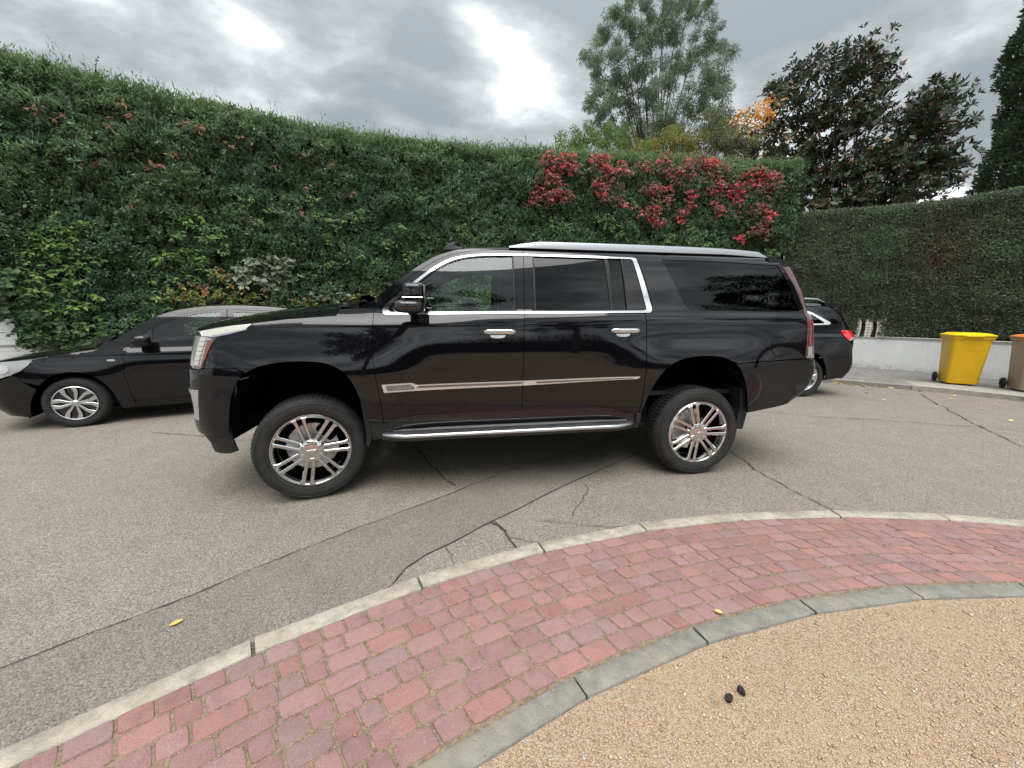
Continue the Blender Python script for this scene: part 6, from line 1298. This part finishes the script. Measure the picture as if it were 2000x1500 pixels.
def car_hood(Bd, pts, nose, crown, m, par, yc, zf, cowl_bow=.1):
    nu, nv = 26, 31; tt = np.linspace(0, 1, nu); S_ = strip3(pts, nu); side = Bd(S_[:, 0], S_[:, 1]); P = np.zeros((nu, nv, 3)); Fs = side[0]
    for j, v in enumerate(np.linspace(0, 1, nv)):
        c = min(v, 1 - v) * 2; F0 = Bd(np.array([pts[0][0] - c * nose]), np.array([pts[0][1] + (zf - pts[0][1]) * c]))[0]; dF = F0 - Fs
        if v > .5: dF = np.array([dF[0], 2 * (yc - Fs[1]) - dF[1], dF[2]])
        yy = side[:, 1] + 2 * (yc - side[:, 1]) * v; k = 1 - tt; yk = k ** 3
        P[:, j, 0] = side[:, 0] + k * dF[0] - (1 - k) * cowl_bow * (1 - (1 - c) ** 2); P[:, j, 1] = yy * (1 - yk) + (Fs[1] + dF[1]) * yk; P[:, j, 2] = side[:, 2] + k * dF[2] + crown * (1 - (1 - c) ** 2.4) * np.clip(tt * 5, 0, 1) ** .6
    return gridsurf('hood', P, m, par)
car_hood(HB, [(-.50, .872), (-.30, .892), (0, .950), (.266, .992), (.36, 1.07), (.40, 1.088)], 1.2, .055, hp2, V2, .88, .80)
def car_roof(Bd, edge, x0, x1, xm, yc, m, par, crown=.045, bow=.1):
    ex = [p[0] for p in edge]; ezz = [p[1] for p in edge]; vv = np.linspace(0, 1, 21)
    for nm, a, c_, n, mm in (('roof', xm, x1, 30, m), ('windscreen', x0, xm, 16, M['screen'])):
        xs = np.linspace(a, c_, n); z = np.interp(xs, ex, ezz); ed = Bd(xs, z); P = np.zeros((n, 21, 3))
        for j, v in enumerate(vv):
            q = 1 - (2 * v - 1) ** 2; P[:, j, 0] = xs - bow * q * (1 - sm(xm, xm + .8, xs)); P[:, j, 1] = ed[:, 1] + 2 * (yc - ed[:, 1]) * v; P[:, j, 2] = ed[:, 2] + q * (.012 + (crown - .012) * sm(xm - .1, xm + .5, xs))
        gridsurf(nm, P, mm, par)
car_roof(HB, hro, .40, 2.85, 1.10, .88, hp2, V2, .03)
for sg in (1, -1):
    Y = (lambda y: y) if sg > 0 else (lambda y: 1.76 - y)
    b = MB(); nu_, nv_ = 14, 20; V = []
    for i in range(nu_ + 1):
        ph = -math.pi / 2 + math.pi * i / nu_
        for j in range(nv_):
            th = 2 * math.pi * j / nv_; f = lambda c: math.copysign(abs(c) ** (2 / 2.7), c); V.append((.755 + .095 * f(math.cos(ph)) * f(math.cos(th)), Y(-.10 + .095 * f(math.cos(ph)) * f(math.sin(th))), 1.095 + .075 * f(math.sin(ph))))
    b.add(V, [(i * nv_ + j, i * nv_ + (j + 1) % nv_, (i + 1) * nv_ + (j + 1) % nv_, (i + 1) * nv_ + j) for i in range(nu_) for j in range(nv_)]); mh = b.build('side_mirror', hp2, V2, smooth=60)
    b = MB(); b.tube([(.76, Y(-.03), 1.035), (.74, Y(.09), 1.04)], .03, n=8); b.build('mirror_arm', M['matt_black'], mh)
    for xw in (0, 2.65):
        wheel(V2, (xw, -.005 if sg > 0 else 1.765, .316), .318, .218, .20, bent_spokes, side=-sg, blocks=60, rim_mat='gloss_black'); well(V2, xw - .02, .31, .425, .04 if sg > 0 else 1.72, .4 if sg > 0 else 1.36, zb=.16)
b = MB(); b.box((1.3, .88, .30), (1.6, .78, .06)); b.box((-.4, .88, .32), (.3, .6, .05)); b.box((3.0, .88, .34), (.3, .7, .05)); b.build('underbody', M['void'], V2)
b = MB(); b.box((.85, .88, 1.0), (.25, .68, .06), bev=.03); b.box((1.8, .88, .45), (1.3, .7, .02)); b.build('dashboard', M['dash'], V2)
b = MB(); b.box((.25, .88, 1.085), (.10, .60, .012)); b.tube([(.22, .35, 1.10), (.36, .75, 1.135), (.34, .95, 1.14)], .008, n=6); b.build('wiper', M['matt_black'], V2)
seats(V2, [(1.35, .45, .68, .92), (1.35, 1.31, .68, .92), (2.25, .88, .68, 1.1)])
skin(HB, 'inner_shell', [[(-.46, .30), (-.44, .70), (-.2, .78), (.2, .80), (.42, .6), (.46, .25), (2.2, .25), (2.3, .6), (2.65, .80), (3.0, .6), (3.1, .3), (3.35, .3), (3.1, .98), (-.3, .82), (-.5, .78), (-.5, .3)]], M['void'], V2, off=-.03, gap=0, lip=False, step=.15)

# ------------------------------------------------------------------ the black crossover behind, at the right
KB = Body(.93, [(.2, .83), (.3, .87), (.5, .92), (.8, .94), (1.0, .935), (1.08, .92), (1.15, .885), (1.25, .86), (1.5, .77), (1.6, .70), (1.7, .6)], [(-.13, .5, .03, .75, 1.05), (2.65, .5, .03, .75, 1.05)],
  [(.2, -.7), (.6, -.72), (1.0, -.62)], (.36, .45, .10), [(0.25, 3.24), (0.4, 3.36), (0.55, 3.415), (0.7, 3.405), (0.85, 3.371), (1.0, 3.376), (1.1, 3.37), (1.3, 3.289), (1.5, 3.17), (1.62, 3.09)], (.22, .32, .05))
KB.shift = None
V3 = empty('black_crossover', (4.777, 3.330, 0), -rad(10), 'black family crossover with a red tail lamp, parked beyond the large vehicle at the right', 'car')
kp = M['black_paint3']
kr = soft([(2.235, .30), (2.27, .50), (2.34, .66), (2.46, .78), (2.65, .83), (2.80, .81), (2.90, .745), (2.99, .60), (3.055, .45), (3.075, .305)], 2, 60, closed=False); kf = [(x - 2.78, z) for x, z in kr]
kq = [(2.36, 1.62), (2.36, .84)] + [(2.36, .70)] + [p for p in kr if p[0] > 2.36] + [(3.30, .345), (3.42, .45), (3.45, .62), (3.45, 1.0), (3.365, 1.02), (3.245, 1.185), (3.27, 1.205), (3.34, 1.205), (3.26, 1.40), (3.14, 1.60), (3.10, 1.655), (2.9, 1.688), (2.36, 1.71)]
cut = [(2.40, 1.375), (2.40, 1.50), (2.765, 1.462), (2.945, 1.350), (2.955, 1.330), (2.753, 1.322)]
cut = [(2.40, 1.325), (2.40, 1.56), (2.60, 1.545), (2.765, 1.474), (2.949, 1.352), (2.955, 1.330), (2.753, 1.320)]
qgk = [(3.0, 1.60), (3.13, 1.585), (3.23, 1.44), (3.27, 1.32), (3.11, 1.318), (3.06, 1.40), (2.90, 1.52), (2.84, 1.60)]
kqp = skin(KB, 'quarter_panel', [kq], kp, V3, holes=[cut, qgk], step=.06)
kd = [[(.42, 1.15), (.55, 1.19), (1.35, 1.64), (1.48, 1.66), (1.46, .33), (.50, .30), (.46, .75)], [(1.49, 1.66), (1.9, 1.67), (2.355, 1.655), (2.355, .70), (2.24, .50), (2.22, .33), (1.47, .33)]]
kh = [[(.85, 1.24), (1.42, 1.56), (1.42, 1.25)], [(1.54, 1.26), (1.54, 1.58), (2.30, 1.565), (2.30, 1.30)]]
kds = [skin(KB, 'door', [p], kp, V3, holes=kh, step=.09) for p in kd]
for i, sg in enumerate((1, -1)):
    skin(KB, 'window', [cut], M['glass'], kqp[i], off=-.004, gap=0, sides=(sg,), lip=False); skin(KB, 'window', [qgk], M['glass_dark'], kqp[i], off=-.004, gap=0, sides=(sg,), lip=False)
    skin(KB, 'window_trim', [[(2.36, 1.600), (2.60, 1.580), (2.765, 1.522), (3.055, 1.352), (3.068, 1.328), (3.042, 1.306), (2.36, 1.290), (2.36, 1.318), (2.753, 1.322), (2.95, 1.328), (2.955, 1.350), (2.765, 1.478), (2.60, 1.552), (2.36, 1.572)]], M['moulding'], kqp[i], off=.006, gap=0, sides=(sg,), thick=.01)
    for q in (0, 1): skin(KB, 'window', [kh[q]], M['glass_dark'], kds[q][i], off=-.004, gap=0, sides=(sg,), lip=False)
    tl = skin(KB, 'tail_light', [[(3.237, 1.190), (3.267, 1.213), (3.40, 1.210), (3.50, 1.195), (3.62, 1.16), (3.62, 1.06), (3.454, 1.045), (3.365, 1.022), (3.30, 1.08)]], M['tail_bright'], V3, off=.012, sides=(sg,), gap=0)[0]
    skin(KB, 'clear_lens', [[(3.36, 1.028), (3.40, 1.085), (3.60, 1.10), (3.60, 1.06), (3.454, 1.045)]], M['lamp_clear'], tl, off=.015, sides=(sg,), gap=0, thick=.004)
    skin(KB, 'arch_cladding', [[(2.150, .32), (2.19, .55), (2.28, .74), (2.44, .86), (2.66, .905), (2.86, .87), (2.97, .78), (3.06, .62), (3.13, .45), (3.14, .33)] + kr[::-1]], M['matt_black'], V3, off=.008, sides=(sg,), gap=0, thick=.02)
    if sg > 0:
        rg = [(2.79 + .085 * math.cos(a), 1.033 + .075 * math.sin(a)) for a in np.linspace(0, 6.283, 30, endpoint=False)]; fd = skin(KB, 'fuel_door', [rg], kp, V3, off=.006, sides=(1,), gap=0, thick=.005, step=.03)
    skin(KB, 'fender', [[(-.60, .95), (-.45, 1.04), (.10, 1.12), (.42, 1.15), (.46, .75), (.50, .30)] + [p for p in kf[::-1] if p[0] > -.55 and p[0] < .4] + [(-.56, .5), (-.58, .7)]], kp, V3, sides=(sg,), step=.09)
skin(KB, 'front_bumper', [[(-.60, .945), (-.585, .70), (-.565, .30), (-1.9, .25), (-1.9, .90), (-1.0, .92)]], kp, V3, sides='both', step=.1)
for sg in (1, -1): skin(KB, 'headlight', [[(-.60, .98), (-.50, .95), (-.80, .82), (-1.1, .80), (-1.05, .90)]], M['lamp_clear'], V3, off=.006, sides=(sg,))
car_hood(KB, [(-.62, .955), (-.45, 1.045), (.1, 1.125), (.42, 1.155)], 1.2, .06, kp, V3, .93, .93)
ke = [(.42, 1.155), (.55, 1.20), (1.35, 1.655), (1.6, 1.69), (2.36, 1.712), (2.9, 1.690), (3.10, 1.655)]
car_roof(KB, ke, .42, 3.10, 1.36, .93, kp, V3, .03)
skin(KB, 'tailgate', [[(3.46, .62), (4.5, .62), (4.4, 1.2), (4.05, 1.64), (3.12, 1.64), (3.27, 1.40), (3.36, 1.205), (3.46, 1.0)]], kp, V3, sides='both', step=.1)
skin(KB, 'rear_window', [[(3.42, 1.26), (4.25, 1.26), (4.05, 1.58), (3.26, 1.58)]], M['glass_dark'], V3, sides='both', off=.004, step=.1)
skin(KB, 'rear_bumper', [[(3.10, .31), (3.30, .335), (4.4, .36), (4.5, .615), (3.46, .615), (3.43, .45)]], M['matt_black'], V3, sides='both', step=.1, off=.003)
b = MB(); V = []
for k in range(13):
    y = .25 + 1.36 * k / 12; V += [(3.03, y, 1.70), (3.27, y, 1.667), (3.345, y, 1.642), (3.265, y, 1.600), (3.05, y, 1.64)]
b.add(V, [(k * 5 + j, k * 5 + (j + 1) % 5, (k + 1) * 5 + (j + 1) % 5, (k + 1) * 5 + j) for k in range(12) for j in range(5)] + [tuple(range(4, -1, -1)), tuple(60 + j for j in range(5))]); b.build('rear_spoiler', kp, V3, smooth=35)
for sg in (1, -1):
    Y = (lambda y: y) if sg > 0 else (lambda y: 1.86 - y)
    b = MB(); b.tube([(.95, Y(.26), 1.67), (1.05, Y(.25), 1.735), (2.7, Y(.25), 1.765), (2.9, Y(.25), 1.755), (3.04, Y(.26), 1.70)], [.008, .017, .017, .017, .006], n=8); b.build('roof_rail', M['satin_paint'], V3, smooth=60)
    b = MB(); b.box((.72, Y(-.10), 1.22), (.07, .10, .07), bev=.03); b.build('side_mirror', kp, V3, smooth=50)
    for xw in (-.13, 2.65):
        wheel(V3, (xw, -.005 if sg > 0 else 1.865, .365), .367, .250, .23, five_spokes, side=-sg, blocks=60, rim_mat='satin'); well(V3, xw, .40, .42, .05 if sg > 0 else 1.81, .45 if sg > 0 else 1.41, zb=.3)
skin(KB, 'sill', [[(.40, .22), (2.26, .22), (2.24, .33), (.44, .33)]], M['matt_black'], V3, gap=0, off=.004, step=.1)
b = MB(); b.box((1.2, .93, .34), (1.9, .8, .06)); b.box((3.1, .93, .42), (.25, .7, .06)); b.box((-.6, .93, .36), (.3, .7, .06)); b.build('underbody', M['void'], V3)
b = MB(); b.box((.9, .93, 1.12), (.25, .7, .06), bev=.03); b.box((1.9, .93, .6), (1.4, .75, .02)); b.build('dashboard', M['dash'], V3)
seats(V3, [(1.35, .48, .80, .95), (1.35, 1.38, .80, .95), (2.25, .93, .80, 1.15)])
skin(KB, 'inner_shell', [[(-.6, .4), (-.55, .8), (-.3, .92), (.1, .92), (.35, .6), (.42, .35), (2.15, .35), (2.3, .75), (2.6, .92), (2.95, .85), (3.1, .5), (3.38, .5), (3.3, 1.18), (-.3, .98), (-.65, .85)]], M['void'], V3, off=-.03, gap=0, lip=False, step=.15)

# ------------------------------------------------------------------ wheeled bins
def bin_mat(name, c):
    m = mat(name, c, .42, spec=.45); t = NT(m); p = t.obj(); col = t.mix(t.ramp(t.noise(p, 5, 5, .65), [(.45, (0, 0, 0)), (.85, (.35, .35, .35))]), c, tuple(x * .62 for x in c))
    sc = t.noise(t.obj((1, 1, .25)), 26, 4, .7); t.color(t.mix(t.ramp(sc, [(.62, (0, 0, 0)), (.72, (.4, .4, .4))]), col, (.30, .24, .14))); t.bump(t.noise(p, 60, 3), .08, .003); return m
M['yellow'] = bin_mat('yellow_plastic', (.80, .47, .008)); M['yellow_lid'] = bin_mat('yellow_lid', (.84, .60, .01)); M['tan'] = bin_mat('tan_plastic', (.33, .27, .19)); M['orange_lid'] = bin_mat('orange_lid', (.68, .25, .06)); M['tanrim'] = bin_mat('tan_rim', (.42, .36, .26))
def bin_(loc, rz, label, body, lid, rim, name):
    t = empty(name, loc, rz, label, 'bin'); b = MB()
    # tapered tub: front at -x, hinge and wheels at +x
    def ring(z, x0, x1, hw, r):
        o = []
        for (cx2, cy2, a0) in ((x1 - r, hw - r, 0), (x0 + r, hw - r, 90), (x0 + r, -hw + r, 180), (x1 - r, -hw + r, 270)):
            for k in range(5): a = math.radians(a0 + 22.5 * k); o.append((cx2 + r * math.cos(a), cy2 + r * math.sin(a), z))
        return o
    levels = [(.03, -.245, .235, .215, .05), (.06, -.255, .24, .225, .05), (.93, -.335, .285, .275, .06), (.935, -.355, .30, .295, .05), (.985, -.36, .305, .30, .05), (.985, -.33, .28, .27, .05), (.5, -.27, .24, .23, .05)]
    rs = [ring(*q) for q in levels]; V = [p for r_ in rs for p in r_]; F = [(i * 20 + k, i * 20 + (k + 1) % 20, (i + 1) * 20 + (k + 1) % 20, (i + 1) * 20 + k) for i in range(len(rs) - 1) for k in range(20)]; F.append(tuple(range(19, -1, -1))); b.add(V, F)
    b.build('body', M[body], t, smooth=40)
    b = MB(); lv = [(.988, -.375, .315, .31, .05), (1.012, -.38, .318, .314, .05), (1.022, -.35, .29, .285, .05), (1.045, -.30, .26, .235, .05), (1.052, -.26, .22, .20, .05), (1.046, -.20, .17, .15, .04)]
    rs = [ring(*q) for q in lv]; V = [p for r_ in rs for p in r_]; F = [(i * 20 + k, i * 20 + (k + 1) % 20, (i + 1) * 20 + (k + 1) % 20, (i + 1) * 20 + k) for i in range(len(rs) - 1) for k in range(20)]; F += [tuple(range(19, -1, -1)), tuple(100 + k for k in range(20))]; b.add(V, F)
    b.box((-.392, 0, .992), (.022, .12, .010), bev=.005)
    l_ = b.build('lid', M[lid], t, smooth=40)
    b = MB(); b.tube([(.36, -.2, .975), (.36, .2, .975)], .016, n=10); 
    for y in (-.2, 0, .2): b.box((.33, y, .975), (.045, .014, .022), bev=.005)
    b.build('handle', M[rim], t, smooth=50)
    for s in (1, -1):
        b = MB(); b.lathe([(.03, -.02), (.085, -.022), (.1, -.015), (.1, .015), (.085, .022), (.03, .02)], n=28, c=(.245, s * .265, .10)); b.build('wheel', M['rubber'], t, smooth=40)
    b = MB(); b.tube([(.245, -.27, .10), (.245, .27, .10)], .012, n=8); b.build('axle', M['matt_black'], t); return t
bin_((11.46, 3.22, .089), rad(48), 'bright yellow wheeled rubbish bin on the kerb, the left one of the two', 'yellow', 'yellow_lid', 'yellow', 'wheelie_bin')
bin_((11.80, 2.36, .089), rad(48), 'tan wheeled bin with an orange lid, cut off by the right edge', 'tan', 'orange_lid', 'tanrim', 'wheelie_bin')

# ------------------------------------------------------------------ fallen leaves and small things on the ground
M['dry_leaf'] = tintmat('dry_leaf', .7)
def fallen(loc, rz, L_, Wd, col, label, group=None, curl=.2):
    b = MB(); V = []; n = 7
    for i in range(n):
        u = i / (n - 1); w_ = Wd * math.sin(math.pi * min(1, u * .93 + .04)) ** .8; x = (u - .5) * L_; z = curl * L_ * (2 * u - 1) ** 2 * .5 + .002
        V += [(x, -w_ / 2, z + abs(w_) * .25), (x, 0, z), (x, w_ / 2, z + abs(w_) * .3)]
    b.add(V, [(3 * i + j, 3 * i + j + 1, 3 * i + j + 4, 3 * i + j + 3) for i in range(n - 1) for j in (0, 1)], 0, col)
    b.tube([(L_ * .5, 0, curl * L_ * .5 + .003), (L_ * .72, .004, .004)], .0012, n=5, col=tuple(c * .6 for c in col)); o = b.build('fallen_leaf', M['dry_leaf'], None, smooth=60, colors=True); o.location = loc; o.rotation_euler = (0, 0, rz); tag(o, label, 'leaf', group); return o
fallen((-.224, -1.246, .005), .7, .050, .026, (.62, .40, .12), 'yellow fallen leaf lying on the dark asphalt strip at lower left')
fallen((2.35, -1.60, .034), 2.4, .036, .026, (.60, .44, .18), 'small yellow leaf lying on the red pavers near the slate edging')
q = random.Random(77); proto = []
for k in range(4): 
    c = [(.62, .40, .09), (.50, .28, .08), (.66, .50, .16), (.36, .19, .08)][k]
    proto.append(fallen((0, 0, 0), 0, .07, .045, c, 'dry yellow or brown leaf lying along the foot of the far kerb', 'fallen leaves along the far kerb', .35))
kpts = KP[(KP[:, 0] > 7.2) & (KP[:, 0] < 10.4) & (KP[:, 1] > 3)]
for i in range(64):
    o = proto[i % 4] if i < 4 else proto[i % 4].copy()
    if i >= 4: COL.objects.link(o)
    p = kpts[q.randrange(len(kpts))]; d = abs(q.gauss(0, .10)) + .02; g = math.atan2(p[1] - CAM[1], p[0] - CAM[0]); 
    nx, ny = -.62, -.78
    o.location = (p[0] + nx * d + q.gauss(0, .03), p[1] + ny * d + q.gauss(0, .03), .006); o.rotation_euler = (q.uniform(-.3, .3), q.uniform(-.3, .3), q.uniform(0, 6.28)); s = q.uniform(.5, 1.1); o.scale = (s, s, s)
proto2 = fallen((0, 0, 0), 0, .06, .04, (.66, .52, .14), 'stray yellow leaf on the open asphalt near the bins', 'stray leaves on the asphalt near the bins', .25)
for i, (x, y) in enumerate([(9.9, 2.3), (10.2, 1.9), (9.4, 1.6), (8.6, 2.4), (10.3, 2.5), (9.0, 3.0), (8.9, 1.0), (9.6, 2.9), (10.4, 1.2)]):
    o = proto2 if i == 0 else proto2.copy()
    if i: COL.objects.link(o)
    o.location = (x, y, .006); o.rotation_euler = (q.uniform(-.2, .2), q.uniform(-.2, .2), q.uniform(0, 6.28)); s = q.uniform(.6, 1.2); o.scale = (s, s, s)
# two dark lumps on the gravel
M['lump'] = mat('dark_lump', (.018, .012, .010), .8)
for i, (x, y, lab) in enumerate([(2.104, -1.985, 'left one of two small dark brown lumps lying on the gravel'), (2.172, -1.966, 'right one of two small dark brown lumps lying on the gravel')]):
    b = MB(); nu_, nv_ = 10, 14; V = []; rq = np.random.default_rng(i + 90)
    for a in range(nu_ + 1):
        ph = -math.pi / 2 + math.pi * a / nu_
        for c in range(nv_):
            th = 2 * math.pi * c / nv_; d = np.array([math.cos(ph) * math.cos(th), math.cos(ph) * math.sin(th), math.sin(ph)]); k = 1 + 1.1 * (fnoise(d[None] * 1.5 + i * 7, 2.6, 4)[0] - .5); V.append((d[0] * .019 * k, d[1] * .012 * k, .010 + d[2] * .011 * k))
    b.add(V, [(a * nv_ + c, a * nv_ + (c + 1) % nv_, (a + 1) * nv_ + (c + 1) % nv_, (a + 1) * nv_ + c) for a in range(nu_) for c in range(nv_)]); o = b.build('dark_lump', M['lump'], None, smooth=60); o.location = (x, y, .024); o.rotation_euler = (0, 0, .5 + i); tag(o, lab, 'lump')
